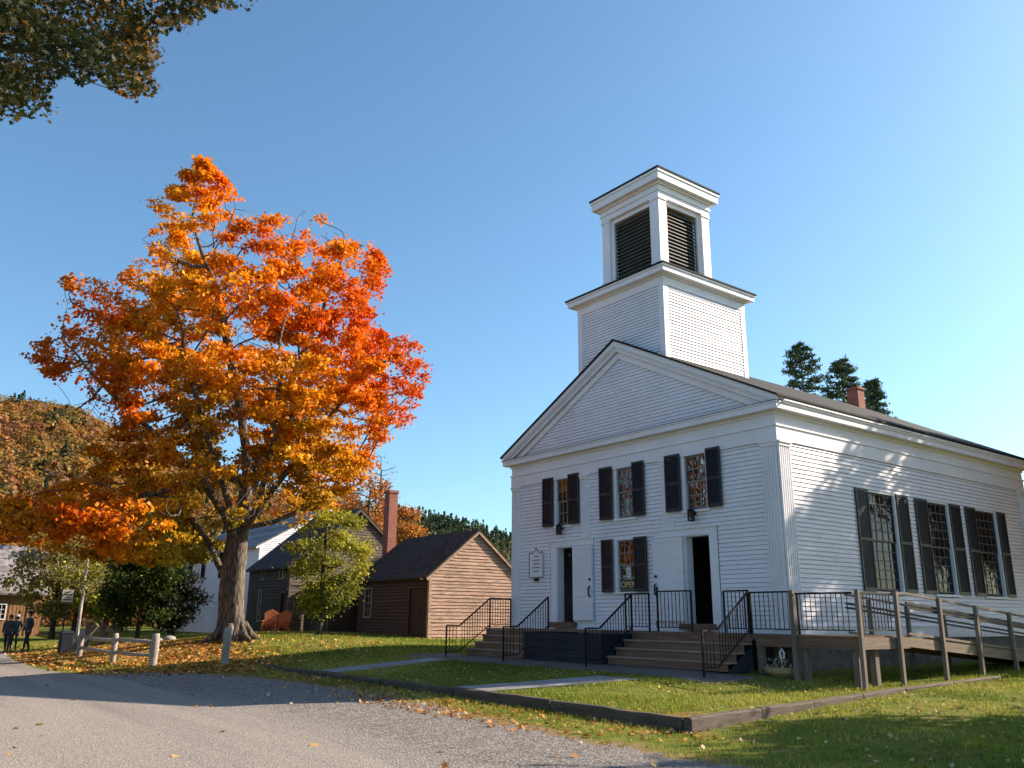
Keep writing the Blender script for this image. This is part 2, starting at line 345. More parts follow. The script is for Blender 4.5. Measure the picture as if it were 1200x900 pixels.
grid_mesh('lawn', np.concatenate([np.arange(-17, -5, .4), np.linspace(-5, 2.7, 26)]), np.concatenate([np.linspace(-7.62, 6, 46), np.arange(7, 31, 1.)]), lawn_z, 'ground',
          lambda x, y: np.stack([0*x, .30*sst(-6.2,-7.6,y)+.22*sst(XR(y)-1.2, XR(y), x)+.12+.5*sst(-11,-16,x)*sst(-5,-8,y), 0*x], -1), lw, kind='structure')
# road: a ruled sheet just above the ground
def ruled(name, A, B, off, mat, n=60, m=10, hf=None, thick=0, **kw):
    hf = hf or Hground
    A = np.array(A, float); B = np.array(B, float)
    def res(P):
        s = np.concatenate([[0], np.cumsum(np.hypot(*np.diff(P, axis=0).T))]); s /= s[-1]; t = np.linspace(0, 1, n); return np.stack([np.interp(t, s, P[:, 0]), np.interp(t, s, P[:, 1])], -1)
    a, b = res(A), res(B); t = np.linspace(0, 1, m)[None, :, None]; P = a[:, None]*(1-t) + b[:, None]*t
    Z = hf(P[..., 0], P[..., 1]) + off; mb = MB()
    vs = np.concatenate([P, Z[..., None]], -1).reshape(-1, 3).tolist()
    fs = [(i*m+j, i*m+j+1, (i+1)*m+j+1, (i+1)*m+j) for i in range(n-1) for j in range(m-1)]
    mb.mesh(vs, fs); o = mb.build(name, mat, smooth=True, **kw); return o
rx = np.concatenate([np.arange(-75, -16, 2.), np.arange(-16, 30, .8)])
jit = RNG.normal(0, .05, len(rx))
ruled('road', [(x, float(road_edge(x))+j) for x, j in zip(rx, jit)][::-1], [(x, np.interp(x, [-75,-40,-30,-10,10,30], [-16,-16.4,-17.5,-19.5,-20.3,-20.6])) for x in rx][::-1], .02, 'road', 260, 26, kind='structure')
ruled('path', [(-3.25,-7.55),(-2.8,-6),(-2.35,-4.2)], [(-1.95,-7.55),(-1.5,-6),(-.95,-4.2)], .012, 'path_stone', 24, 8, Hlawn, kind='structure')
ruled('path', [(-10.0,-7.5),(-10.5,-5.5),(-10.8,-3.4)], [(-8.8,-7.5),(-9.3,-5.5),(-9.6,-3.4)], .012, 'path_stone', 24, 8, Hlawn, kind='structure')
ruled('path', [(-12.2,-3.55),(-6,-3.5),(.4,-3.45)], [(-12.2,-2.0),(-6,-2.0),(.4,-1.9)], .008, 'path_dirt', 50, 8, Hlawn, kind='structure')
# ------------------------------------------------------------------ church
CW, CL = 11.0, 14.34
SILL, ZS0, ZFB, ZMID, ZSOF, ZEAVE, ZAPX = 1.48, 1.05, 6.03, 6.40, 6.80, 7.13, 10.05
SLOPE = (ZAPX-ZEAVE)/(CW/2+.27)
church = empty('church', (-5.5, 7, .4), label='white clapboard meeting house with a square louvered belfry and dark shutters', cat='church')
def part(mb, name, mat, parent=church, **kw): return mb.build(name, mat, parent, **kw)
def clap(mb, O, U, Nn, z0, z1, left, right, holes=(), e=.115, t=.026, gap=.012, rough=0., seg=3.2):
    O, U, Nn = Vector(O), Vector(U), Vector(Nn); z = z0; up = Vector((0,0,1))
    P = lambda u, zz, n: O + U*u + Nn*n + up*zz
    while z < z1-1e-6:
        zt = min(z+e*(1+random.uniform(-rough, rough)), z1); zc = (z+zt)/2
        iv = [(left(z), left(zt), right(z), right(zt))]
        for (a, b, c, d) in holes:
            if c < zc < d:
                nx = []
                for (l0, l1, r0, r1) in iv:
                    if a >= r0 or b <= l0: nx.append((l0, l1, r0, r1)); continue
                    if a > l0: nx.append((l0, l1, a, a))
                    if b < r0: nx.append((b, b, r0, r1))
                iv = nx
        sv = []
        for (l0, l1, r0, r1) in iv:
            if r0-l0 < .01: continue
            cu = max(l0, l1) + random.uniform(.5, seg); a0, a1 = l0, l1
            while cu < min(r0, r1)-.5: sv.append((a0, a1, cu-.0015, cu-.0015)); a0 = a1 = cu+.0015; cu += random.uniform(seg*.6, seg*1.3)
            sv.append((a0, a1, r0, r1))
        for (l0, l1, r0, r1) in sv:
            j = random.uniform(-.0035, .0035) + rough*random.uniform(-.03, .03)
            zg = zt-gap; mb.quad(P(l0, z, t+j), P(r0, z, t+j), P(r1, zg, .003), P(l1, zg, .003)); mb.quad(P(l0, z, -gap*1.5), P(r0, z, -gap*1.5), P(r0, z, t+j), P(l0, z, t+j))
            if gap: mb.quad(P(l1, zg, .003), P(r1, zg, .003), P(r1, zt, -gap*1.5), P(l1, zt, -gap*1.5))
        z = zt
c_ = lambda v: (lambda z: v)
# openings on the front (u = x) and side (u = y)
D1 = (-8.65, -7.79); D2 = (-3.20, -2.32)
FW = [(-8.62,-7.95,4.55,6.03), (-5.80,-5.08,4.55,6.03), (-3.08,-2.32,4.55,6.03), (-5.83,-5.10,2.40,3.86)]
SW = [(4.05,5.40), (7.31,8.55), (10.42,11.80)]
mb = MB()
holes = [(D1[0]-.3, -6.84, SILL-.3, 4.02), (-4.36, D2[1]+.3, SILL-.3, 4.02)] + [(a-.08, b+.08, c-.08, d+.05) for a, b, c, d in FW]
clap(mb, (0,0,0), (1,0,0), (0,-1,0), 1.36, ZFB, c_(-10.55), c_(-.45), holes); part(mb, 'front_clapboards', 'white_paint')
mb = MB(); clap(mb, (0,0,0), (0,1,0), (1,0,0), 1.47, ZFB, c_(.48), c_(13.85), [(a-.08, b+.08, 2.30, 5.10) for a, b in SW]); part(mb, 'side_clapboards', 'white_paint')
mb = MB(); clap(mb, (0,0,0), (-1,0,0), (0,1,0), 1.0, ZFB, c_(0), c_(CW)); mb2 = mb
for v in mb.v: pass
mb.v = [(x, y+CL, z) for x, y, z in mb.v]; part(mb, 'rear_clapboards', 'white_paint')
mb = MB(); clap(mb, (-CW,0,0), (0,1,0), (-1,0,0), 1.0, ZFB, c_(0), c_(CL)); part(mb, 'far_clapboards', 'white_paint')
# pediment clapboards (front and rear)
mb = MB(); hw = lambda z: max(0., (ZAPX-.12-z)/SLOPE)
clap(mb, (-5.5,-.02,0), (1,0,0), (0,-1,0), 6.95, ZAPX-.2, lambda z: -hw(z), hw, e=.105, t=.024); part(mb, 'pediment_clapboards', 'white_paint')
mb = MB(); mb.quad((-5.5,CL-.02,ZAPX-.1), (-11,CL-.02,ZFB), (0,CL-.02,ZFB)); part(mb, 'rear_gable', 'white_paint')
# base: water table band, foundation
mb = MB(); mb.box(-CW-.03,.03,-.03,0.03,1.10,1.36); part(mb, 'water_table', 'white_trim'); mb = MB(); mb.box(0-.03,.035,.03,CL+.03,1.14,1.47); mb.box(-.03,.06,-.06,CL+.03,1.435,1.465); part(mb, 'water_table', 'white_trim')
mb = MB(); mb.box(-CW+.03,-.04,.04,.3,-.3,1.12); mb.box(-.34,-.04,.3,CL-.04,-.3,1.12); mb.box(-CW+.03,-CW+.3,.3,CL-.04,-.3,1.12); mb.box(-CW+.3,-.34,CL-.34,CL-.04,-.3,1.1); part(mb, 'foundation', 'stone')
# corner pilasters, fluted
def pilaster(x0, x1, face, z0, z1, flutes=5, d=.06):
    mb = MB(); w = x1-x0
    def bx(a, b, n0, n1, za, zb):
        if face == 'f': mb.box(a, b, -n1, -n0, za, zb)
        else: mb.box(n0, n1, a, b, za, zb)
    bx(x0, x1, .001, d*.5, z0, z1)
    n = flutes; g = w/(2*n+1)
    for i in range(n+1): bx(x0+2*i*g+.004, x0+2*i*g+g-.004, d*.5, d, z0+.16, z1-.14)
    bx(x0-.004, x1+.004, .001, d+.01, z0, z0+.155); bx(x0-.01, x1+.01, .001, d+.02, z1-.135, z1-.05); bx(x0-.03, x1+.03, .001, d+.05, z1-.05, z1-.002)
    return part(mb, 'pilaster', 'white_trim')
pilaster(-.45, -.004, 'f', 1.36, ZFB); pilaster(-10.996, -10.55, 'f', 1.36, ZFB, 4)
pilaster(-7.40, -7.00, 'f', 4.04, ZFB, 4); pilaster(-3.97, -3.55, 'f', 4.04, ZFB, 4, .03)
pilaster(.004, .48, 's', 1.47, ZFB); pilaster(13.86, CL-.004, 's', 1.47, ZFB)
# entablature
mb = MB()
mb.box(-CW-.05, .05, -.05, .0, ZFB, ZMID); mb.box(0.001, .05, .0, CL+.05, ZFB, ZMID); mb.box(-CW-.05, -CW-.001, .0, CL+.05, ZFB, ZMID)
mb.box(-CW-.08, .08, -.08, .0, ZMID+.002, ZMID+.05); mb.box(.001, .08, .0, CL+.08, ZMID+.002, ZMID+.05); mb.box(-CW-.08, -CW-.001, .0, CL+.08, ZMID+.002, ZMID+.05)
mb.box(-CW-.035, .035, -.035, .0, ZMID+.052, ZSOF); mb.box(.001, .035, .0, CL+.035, ZMID+.052, ZSOF); mb.box(-CW-.035, -CW-.001, .0, CL+.035, ZMID+.052, ZSOF)
mb.box(-CW-.075, .075, -.075, -.036, ZSOF-.09, ZSOF-.002); mb.box(.036, .075, -.035, CL+.075, ZSOF-.09, ZSOF-.002)
part(mb, 'frieze', 'white_trim')
mb = MB()
mb.box(-CW-.27, .27, -.27, -.002, ZSOF, ZSOF+.15); mb.box(-CW-.30, .30, -.30, -.002, ZSOF+.152, ZSOF+.19)
mb.box(.002, .27, .0, CL+.27, ZSOF, ZSOF+.15); mb.box(.002, .30, .0, CL+.30, ZSOF+.152, ZSOF+.21); mb.box(.002, .335, .0, CL+.3, ZSOF+.212, ZSOF+.26); mb.box(-CW-.27, -CW-.002, .0, CL+.27, ZSOF, ZSOF+.2)
part(mb, 'cornice', 'white_trim')
def chevron(mb, hwid, ztop_off, th, y0, y1, xc=-5.5, apex=ZAPX, slope=SLOPE):
    a = apex + ztop_off; e = a - slope*hwid
    P = [(xc-hwid, e), (xc, a), (xc+hwid, e), (xc+hwid, e-th), (xc, a-th), (xc-hwid, e-th)]
    f = [Vector((x, y0, z)) for x, z in P]; b = [Vector((x, y1, z)) for x, z in P]
    for i, j, k, l in ((0,5,4,1), (1,4,3,2)):
        mb.quad(f[i], f[j], f[k], f[l]); mb.quad(b[l], b[k], b[j], b[i])
    for i in range(6): j = (i+1) % 6; mb.quad(f[i], f[j], b[j], b[i])
mb = MB(); chevron(mb, 5.80, .0, .16, -.28, -.20); chevron(mb, 5.72, -.165, .055, -.24, -.16); chevron(mb, 5.62, -.225, .10, -.20, -.12); chevron(mb, 5.3, -.33, .22, -.10, -.03)
part(mb, 'rake_board', 'white_trim'); mb = MB(); chevron(mb, 5.8, .0, .2, CL+.1, CL+.28); part(mb, 'rake_board', 'white_trim')
mb = MB(); mb.box(-.12,.001,.02,CL-.02,6.9,7.27); mb.box(-.10,.285,-.2,CL+.2,7.062,7.105); part(mb, 'eave_board', 'white_trim'); mb = MB(); mb.box(-CW-.001,-CW+.12,.02,CL-.02,6.9,7.27); mb.box(-CW-.285,-CW+.1,-.2,CL+.2,7.062,7.105); part(mb, 'eave_board', 'white_trim')
mb = MB(); chevron(mb, 5.86, .06, .055, -.33, CL+.33); mb.box(-CW-.31, .31, -.31, -.05, ZSOF+.192, ZSOF+.205)
roof = part(mb, 'roof', 'shingle_black')
mb = MB(); mb.quad((-5.5,-.19,ZAPX-.18), (-11.2,-.19,7.0), (-11.2,0,7.0), (-5.5,0,ZAPX-.18)); mb.quad((-5.5,-.19,ZAPX-.18), (.2,-.19,7.0), (.2,0,7.0), (-5.5,0,ZAPX-.18)); part(mb, 'rake_soffit', 'white_trim')
# tower
TX0, TX1, TY0, TY1, TZ = -7.515, -3.68, .10, 3.99, 11.77
mb = MB()
clap(mb, (0,TY0,0), (1,0,0), (0,-1,0), 8.4, 11.5, c_(TX0+.17), c_(TX1-.17), e=.10); clap(mb, (TX1,0,0), (0,1,0), (1,0,0), 8.4, 11.5, c_(TY0+.17), c_(TY1-.17), e=.10)
clap(mb, (TX0,0,0), (0,1,0), (-1,0,0), 8.4, 11.5, c_(TY0+.17), c_(TY1-.17), e=.10); clap(mb, (0,TY1,0), (1,0,0), (0,1,0), 8.4, 11.5, c_(TX0+.17), c_(TX1-.17), e=.10)
part(mb, 'tower_clapboards', 'white_paint')
mb = MB()
for cx in (TX0, TX1-.18):
    for cy in (TY0, TY1-.18): mb.box(cx-.03 if cx == TX0 else cx, cx+.18 if cx == TX0 else cx+.21, cy-.03 if cy == TY0 else cy, cy+.18 if cy == TY0 else cy+.21, 8.3, 11.5)
mb.box(TX0-.035, TX1+.035, TY0-.035, TY1+.035, 11.502, TZ)
part(mb, 'corner_boards', 'white_trim')
def square_cornice(x0, x1, y0, y1, z, steps, name='tower_cornice', mat='white_trim'):
    mb = MB(); zz = z
    for o, h in steps: mb.box(x0-o, x1+o, y0-o, y1+o, zz+.001, zz+h); zz += h
    return part(mb, name, mat)
square_cornice(TX0, TX1, TY0, TY1, TZ, [(.09,.06), (.27,.15), (.31,.05)])
def hip(name, x0, x1, y0, y1, z, th, rise, ix0, ix1, iy0, iy1):
    mb = MB(); mb.box(x0, x1, y0, y1, z, z+th)
    a = [(x0,y0,z+th+.001), (x1,y0,z+th+.001), (x1,y1,z+th+.001), (x0,y1,z+th+.001)]; b = [(ix0,iy0,z+rise), (ix1,iy0,z+rise), (ix1,iy1,z+rise), (ix0,iy1,z+rise)]
    for i in range(4): j = (i+1) % 4; mb.quad(a[i], a[j], b[j], b[i])
    mb.quad(*b); return part(mb, name, 'shingle_black')
BX0, BX1, BY0, BY1 = -6.82, -4.18, .615, 3.10
hip('tower_roof', TX0-.34, TX1+.34, TY0-.34, TY1+.34, 12.035, .05, .28, BX0-.2, BX1+.2, BY0-.2, BY1+.2)
mb = MB(); mb.box(BX0-.16, BX1+.16, BY0-.16, BY1+.16, 12.31, 12.44); mb.box(BX0-.2, BX1+.2, BY0-.2, BY1+.2, 12.442, 12.47); part(mb, 'belfry_base', 'shingle_black')
# belfry
mb = MB(); PW = .36
for cx in (BX0, BX1-PW):
    for cy in (BY0, BY1-PW):
        mb = MB(); mb.box(cx, cx+PW, cy, cy+PW, 12.47, 14.86); mb.box(cx-.03, cx+PW+.03, cy-.03, cy+PW+.03, 12.472, 12.62); mb.box(cx-.03, cx+PW+.03, cy-.03, cy+PW+.03, 14.80, 14.865)
        part(mb, 'belfry_post', 'white_trim')
mb = MB(); q = .10; f = .13
for (a0, a1, fx) in ((BX0+PW, BX1-PW, 'y'), (BY0+PW, BY1-PW, 'x')):
    for side in (0, 1):
        for s0, s1, z0, z1 in ((a0, a0+f, 12.6, 14.86), (a1-f, a1, 12.6, 14.86), (a0+f, a1-f, 14.72, 14.86), (a0, a1, 12.48, 12.6)):
            if fx == 'y': yy = (BY0+q, BY0+q+.06) if side == 0 else (BY1-q-.06, BY1-q); mb.box(s0, s1, yy[0], yy[1], z0, z1)
            else: xx = (BX1-q-.06, BX1-q) if side == 0 else (BX0+q, BX0+q+.06); mb.box(xx[0], xx[1], s0, s1, z0, z1)
part(mb, 'opening_frame', 'white_trim')
for (a0, a1, fx, side) in ((BX0+PW+f, BX1-PW-f, 'y', 0), (BX0+PW+f, BX1-PW-f, 'y', 1), (BY0+PW+f, BY1-PW-f, 'x', 0), (BY0+PW+f, BY1-PW-f, 'x', 1)):
    mb = MB(); nS = 16
    for i in range(nS):
        z = 12.62 + (14.70-12.62)*i/nS
        if fx == 'y':
            s = -1 if side == 0 else 1; y = BY0+.30 if side == 0 else BY1-.30
            mb.quad((a0, y+s*.10, z), (a1, y+s*.10, z), (a1, y-s*.01, z+.115), (a0, y-s*.01, z+.115)); mb.quad((a0, y+s*.10, z-.02), (a1, y+s*.10, z-.02), (a1, y+s*.10, z), (a0, y+s*.10, z))
        else:
            s = 1 if side == 0 else -1; x = BX1-.30 if side == 0 else BX0+.30
            mb.quad((x+s*.10, a0, z), (x+s*.10, a1, z), (x-s*.01, a1, z+.115), (x-s*.01, a0, z+.115)); mb.quad((x+s*.10, a0, z-.02), (x+s*.10, a1, z-.02), (x+s*.10, a1, z), (x+s*.10, a0, z))
    if fx == 'y': mb.box(a0, a1, y-.02-.02*s, y+.0-.02*s, 12.6, 14.72)
    else: mb.box(x-.02-.02*s, x-.02*s, a0, a1, 12.6, 14.72)
    part(mb, 'louver_panel', 'louver')
square_cornice(BX0, BX1, BY0, BY1, 14.868, [(.02,.20), (.06,.05), (.03,.16)], 'belfry_frieze')
square_cornice(BX0, BX1, BY0, BY1, 15.28, [(.10,.07), (.25,.24), (.285,.09)], 'belfry_cornice')
hip('belfry_roof', BX0-.31, BX1+.31, BY0-.31, BY1+.31, 15.685, .06, .45, -5.6, -5.4, 1.8, 1.95)
# windows
def window(face, u0, u1, z0, z1, sash_split, cols, rows, shut, shut_z=None, curtain=False, mull=.028):
    """face f: front wall, outward -y; s: side wall, outward +x"""
    fr, sa, gl, sh = MB(), MB(), MB(), MB()
    def bx(m, a, b, n0, n1, c, d):
        if face == 'f': m.box(a, b, -n1, -n0, c, d)
        else: m.box(n0, n1, a, b, c, d)
    w = .085
    bx(fr, u0-w, u0, -.10, .035, z0-.04, z1+.05); bx(fr, u1, u1+w, -.10, .035, z0-.04, z1+.05); bx(fr, u0, u1, -.10, .03, z1, z1+.05)
    fo = part(fr, 'window', 'white_trim')
    sl = MB(); bx(sl, u0-w-.03, u1+w+.03, -.02, .075, z0-.11, z0-.042); part(sl, 'sill', 'white_trim', fo)
    zm = z0 + (z1-z0)*sash_split
    for k, (a, b, n) in enumerate(((z0, zm+.02, -.065), (zm-.02, z1, -.03))):
        t = .045
        bx(sa, u0, u0+t, n-.03, n, a, b); bx(sa, u1-t, u1, n-.03, n, a, b); bx(sa, u0+t, u1-t, n-.03, n, a, a+t); bx(sa, u0+t, u1-t, n-.03, n, b-t, b)
        nc = cols; nr = rows[k]
        for i in range(1, nc): uu = u0+t+(u1-u0-2*t)*i/nc; bx(sa, uu-mull/2, uu+mull/2, n-.026, n-.003, a+t, b-t)
        for i in range(1, nr):
            zz = a+t+(b-a-2*t)*i/nr; bx(sa, u0+t, u1-t, n-.024, n-.006, zz-mull/2, zz+mull/2)
        bx(gl, u0+t, u1-t, n-.020, n-.016, a+t, b-t)
    part(sa, 'sash', 'sash_paint' if face == 'f' else 'sash_dark', fo); g = part(gl, 'pane', 'glass_' + ('front' if face == 'f' else 'side'), fo)
    if curtain:
        cu = MB()
        for (a, b) in ((u0+.02, u0+(u1-u0)*.36), (u1-(u1-u0)*.36, u1-.02)):
            nn = 14; pts = [(a+(b-a)*i/nn, -.15-.025*math.sin(i*1.9)) for i in range(nn+1)]
            for (ua, na), (ub, nb) in zip(pts, pts[1:]):
                f_ = (lambda u, n, z: (u, -n, z)) if face == 'f' else (lambda u, n, z: (n, u, z))
                cu.quad(f_(ua,na,z0), f_(ub,nb,z0), f_(ub,nb,z1), f_(ua,na,z1))
        part(cu, 'curtain', 'curtain', fo)
    bk = MB(); bx(bk, u0-.3, u1+.3, -.9, -.88, z0-.3, z1+.3); part(bk, 'dark_backing', 'dark_inside', fo)  # dark sheet added behind the panes, stands in for the unlit room
    # shutters: stiles, rails and slats
    sz0, sz1 = shut_z or (z0-.04, z1+.08)
    for (a, b) in shut:
        sh = MB(); t = .05; n0, n1 = (.075, .112) if face == 'f' else (.03, .068)
        bx(sh, a, a+t, n0, n1, sz0, sz1); bx(sh, b-t, b, n0, n1, sz0, sz1); mid = sz0 + (sz1-sz0)*(.5 if face == 's' else .48)
        for c, d in ((sz0, sz0+.09), (mid-.04, mid+.04), (sz1-.07, sz1)): bx(sh, a+t, b-t, n0, n1-.002, c, d)
        for c, d in ((sz0+.09, mid-.04), (mid+.04, sz1-.07)):
            n = int((d-c)/.048)
            for i in range(n):
                z = c + (d-c)*i/n
                P = (lambda u, nn, zz: (u, -nn, zz)) if face == 'f' else (lambda u, nn, zz: (nn, u, zz))
                sh.quad(P(a+t, n1-.006, z+.004), P(b-t, n1-.006, z+.004), P(b-t, n0+.004, z+.05), P(a+t, n0+.004, z+.05))
            bx(sh, a+t, b-t, n0-.004, n0+.002, c, d)
        part(sh, 'shutter', 'shutter', church)
    return fo
simple('sash_paint', (.22,.20,.19), .6, .15); simple('sash_dark', (.07,.065,.065), .6, .15)
def m_pane2():
    m, nt, out = nodes('glass_side'); v = coords(nt)
    g = N(nt, 'BsdfGlossy'); g.inputs['Roughness'].default_value = .05; g.inputs['Color'].default_value = (.42,.43,.47,1); t = N(nt, 'BsdfDiffuse'); t.inputs[0].default_value = (.012,.012,.013,1)
    nt.links.new(bump(nt, noise(nt, v, 2.6, 2), .03, .6), g.inputs['Normal'])
    fr = N(nt, 'Fresnel'); fr.inputs[0].default_value = 1.5
    s = N(nt, 'MixShader'); nt.links.new(fr.outputs[0], s.inputs[0]); nt.links.new(t.outputs[0], s.inputs[1]); nt.links.new(g.outputs[0], s.inputs[2]); nt.links.new(s.outputs[0], out.inputs[0]); M['glass_side'] = m
m_pane2()
def m_pane():
    m, nt, out = nodes('glass_front'); v = coords(nt)
    g = N(nt, 'BsdfGlossy'); g.inputs['Roughness'].default_value = .015; t = N(nt, 'BsdfTransparent'); t.inputs[0].default_value = (.75,.78,.78,1)
    nt.links.new(bump(nt, noise(nt, v, 3, 2), .02, .5), g.inputs['Normal'])
    fr = N(nt, 'Fresnel'); fr.inputs[0].default_value = 1.6
    s = N(nt, 'MixShader'); nt.links.new(math_(nt, 'ADD', fr.outputs[0], .06), s.inputs[0]); nt.links.new(t.outputs[0], s.inputs[1]); nt.links.new(g.outputs[0], s.inputs[2]); nt.links.new(s.outputs[0], out.inputs[0]); M['glass_front'] = m
m_pane()
SHF = [((-9.26,-8.73),(-7.98+.02,-7.45)), ((-6.49,-5.93),(-5.06,-4.58)), ((-3.75,-3.19),(-2.24,-1.76)), ((-6.45,-5.98),(-5.08,-4.57))]
for (a, b, c, d), s in zip(FW, SHF): window('f', a, b, c, d, .5, 3, (2, 2), s, (c-.04, d+.10) if c > 4 else (c-.05, d+.05), curtain=True)
for (a, b), s in zip(SW, [((3.36,4.0),(5.49,6.15)), ((6.56,7.26),(8.63,9.34)), ((9.68,10.36),(11.88,12.5))]): window('s', a, b, 2.40, 5.08, .5, 4, (5, 5), s, (2.36, 5.13))
# doors
def doorway(x0, x1, leaf, flip):
    mb = MB(); e0, e1 = min(x0, leaf[0])-.27, max(x1, leaf[1])+.27
    if flip: e0 = leaf[0]; 
    else: e1 = leaf[1]
    mb.box(e0, x0 if not flip else leaf[0]+.001, -.03, .06, SILL-.12, 3.82) if not flip else mb.box(x1, e1, -.03, .06, SILL-.12, 3.82)
    mb.box(e0, e1, -.032, .06, 3.822, 4.0); mb.box(e0-.03, e1+.03, -.06, .0, 4.002, 4.04)
    mb.box(x0, x0+.03, 0.0, .28, SILL, 3.82) ; mb.box(x1-.03, x1, 0, .28, SILL, 3.82); mb.box(x0, x1, .0, .28, 3.79, 3.82)
    mb.box(leaf[0], leaf[1], -.004, .04, SILL-.12, 3.82)
    dr = part(mb, 'door_frame', 'white_trim')
    mb = MB(); a, b = leaf; y1, y0 = -.035, -.095; z0, z1 = SILL+.06, 3.79
    mb.box(a+.03, b-.02, y0, y1, z0, z1)
    cols = [(a+.03, (a+b)/2-.0), ((a+b)/2, b-.02)] if flip else [(a+.03, b-.02)]
    n = len(cols)
    fr = MB(); fy0, fy1 = y0-.018, y0
    for (u, v) in cols:
        fr.box(u, u+.07, fy0, fy1, z0, z1); fr.box(v-.07, v, fy0, fy1, z0, z1)
        for c, d in ((z0, z0+.10), (z0+.72, z0+.80), (z1-.09, z1)): fr.box(u+.07, v-.07, fy0+.003, fy1, c, d)
    lf = part(mb, 'door', 'white_paint', dr); lf2 = fr.build('panel_moulding', 'white_trim', dr)
    hd = MB(); hx = b-.10 if not flip else a+.12
    hd.tube([(hx, fy0-.0, 2.22), (hx, fy0-.07, 2.28), (hx, fy0-.075, 2.50), (hx, fy0, 2.56)], [.02,.026,.026,.02], 6); hd.box(hx-.035, hx+.035, fy0-.03, fy0, 2.72, 2.79)
    hd.build('handle', 'black_metal', dr)
    mb = MB(); mb.box(x0-.1, x1+.1, -.28, .28, SILL-.17, SILL); part(mb, 'threshold', 'deck_wood', dr)
    return dr
doorway(D1[0], D1[1], (-7.79, -6.86), False); doorway(D2[0], D2[1], (-4.34, -3.20), True)
# the second door's sill step runs the width of the doors
# vestibule seen through the open doors
mb = MB(); mb.quad((-10.9,.1,SILL-.02), (-.1,.1,SILL-.02), (-.1,4,SILL-.02), (-10.9,4,SILL-.02)); part(mb, 'interior_floor', 'floor_inside')
mb = MB(); mb.quad((-10.9,3.2,1.2), (-.1,3.2,1.2), (-.1,3.2,6), (-10.9,3.2,6)); mb.quad((-10.9,.1,4.2), (-.1,.1,4.2), (-.1,3.2,4.2), (-10.9,3.2,4.2)); part(mb, 'vestibule_wall', 'dark_inside')
# lanterns
def lantern(x, z):
    mb = MB(); mb.box(x-.04, x+.04, -.05, 0, z+.02, z+.2); mb.tube([(x,-.03,z+.15), (x,-.12,z+.24), (x,-.2,z+.2)], .014, 6)
    mb.lathe([(.012,.20),(.10,.13),(.11,.11)], (x,-.2,z), 8); mb.box(x-.07, x+.07, -.27, -.13, z-.16, z-.14)
    for a in (-.06, .06):
        for b in (-.26, -.14): mb.box(x+a-.009, x+a+.009, b-.009, b+.009, z-.14, z+.12)
    l = part(mb, 'lantern', 'black_metal'); g = MB(); g.box(x-.05, x+.05, -.25, -.15, z-.135, z+.11); g.build('lantern_glass', 'glass', l)
lantern(-8.30, 4.36); lantern(-2.76, 4.34)
# chimney
mb = MB(); mb.box(-5.72, -5.24, 13.35, 13.83, 9.2, 10.76); mb.box(-5.76, -5.2, 13.31, 13.87, 10.762, 10.85); ch = part(mb, 'chimney', 'brick')
mb = MB(); mb.box(-5.66,-5.30,13.41,13.77,10.851,10.93); mb.build('chimney_cap', 'shingle_black', ch)
# plaque on the wall by the left door
pq = empty('wall_plaque', (-9.64, -.05, 2.85), label='white scroll-topped wall plaque left of the narrow open door', cat='plaque')
mb = MB(); y = -.06
P2 = [(-10.0,2.9),(-9.28,2.9),(-9.28,3.72),(-9.36,3.72),(-9.40,3.66),(-9.55,3.74),(-9.64,3.86),(-9.73,3.74),(-9.88,3.66),(-9.92,3.72),(-10.0,3.72)]
mb.quad(*[(a, y, b) for a, b in P2]); mb.quad(*[(a, y+.035, b) for a, b in reversed(P2)])
for (a, b), (c, d) in zip(P2, P2[1:]+P2[:1]): mb.quad((a,y,b), (a,y+.035,b), (c,y+.035,d), (c,y,d))
mb.build('board', 'white_trim', pq)
mb = MB()
for i, (w, s) in enumerate(((.22,.02),(.36,.0),(.30,.03),(.40,0),(.24,.02))):
    z = 3.56-i*.12; u = -9.64-w/2
    while u < -9.64+w/2: k = random.uniform(.02,.05); mb.box(u, u+k, y-.004, y-.001, z, z+.035); u += k+.015
mb.build('lettering', 'ink', pq)
mb = MB()
for (a, b), (c, d) in zip(P2, P2[1:]+P2[:1]): mb.beam((a,y-.006,b), (c,y-.006,d), .014, .014, (0,1,0))
mb.box(-9.74,-9.54,y-.03,y+.03,2.78,2.87); mb.build('iron_edge', 'black_metal', pq)
# OPEN sign and notice in the lower window
def text_mesh(s, size, M4, mat, name, parent, extr=.004):
    cu = bpy.data.curves.new('t', 'FONT'); cu.body = s; cu.size = size; cu.align_x = 'CENTER'; cu.extrude = extr; cu.offset = size*.02
    t = bpy.data.objects.new('t', cu); COL.objects.link(t); dg = bpy.context.evaluated_depsgraph_get(); me = bpy.data.meshes.new_from_object(t.evaluated_get(dg)); me.name = name
    bpy.data.objects.remove(t); me.transform(M4); me.materials.clear(); me.materials.append(M[mat]); o = bpy.data.objects.new(name, me); COL.objects.link(o); o.parent = parent; return o
sg = empty('open_sign', (-5.46, .05, 2.42), label='dark window sign with gold OPEN letters behind the lower window', cat='sign')
simple('sign_dark', (.025,.018,.015), .6, .2)
mb = MB(); mb.box(-5.80,-5.13,.046,.056,2.44,2.70); mb.build('board', 'sign_dark', sg)
text_mesh('OPEN', .24, Matrix.Translation((0, -.008, .065)) @ Matrix.Rotation(R(90), 4, 'X'), 'gold', 'lettering', sg)
nt_ = empty('window_notice', (-5.44, .05, 2.76), label='pale paper notice taped in the lower window above the OPEN sign', cat='notice')
mb = MB(); mb.box(-5.54,-5.36,.048,.054,2.76,3.05); mb.build('sheet', 'paper', nt_); mb = MB()
for i in range(5): mb.box(-5.52,-5.38-.03*(i%2),(.0455),(.0475),2.98-.04*i,2.99-.04*i)
mb.build('printing', 'ink', nt_)
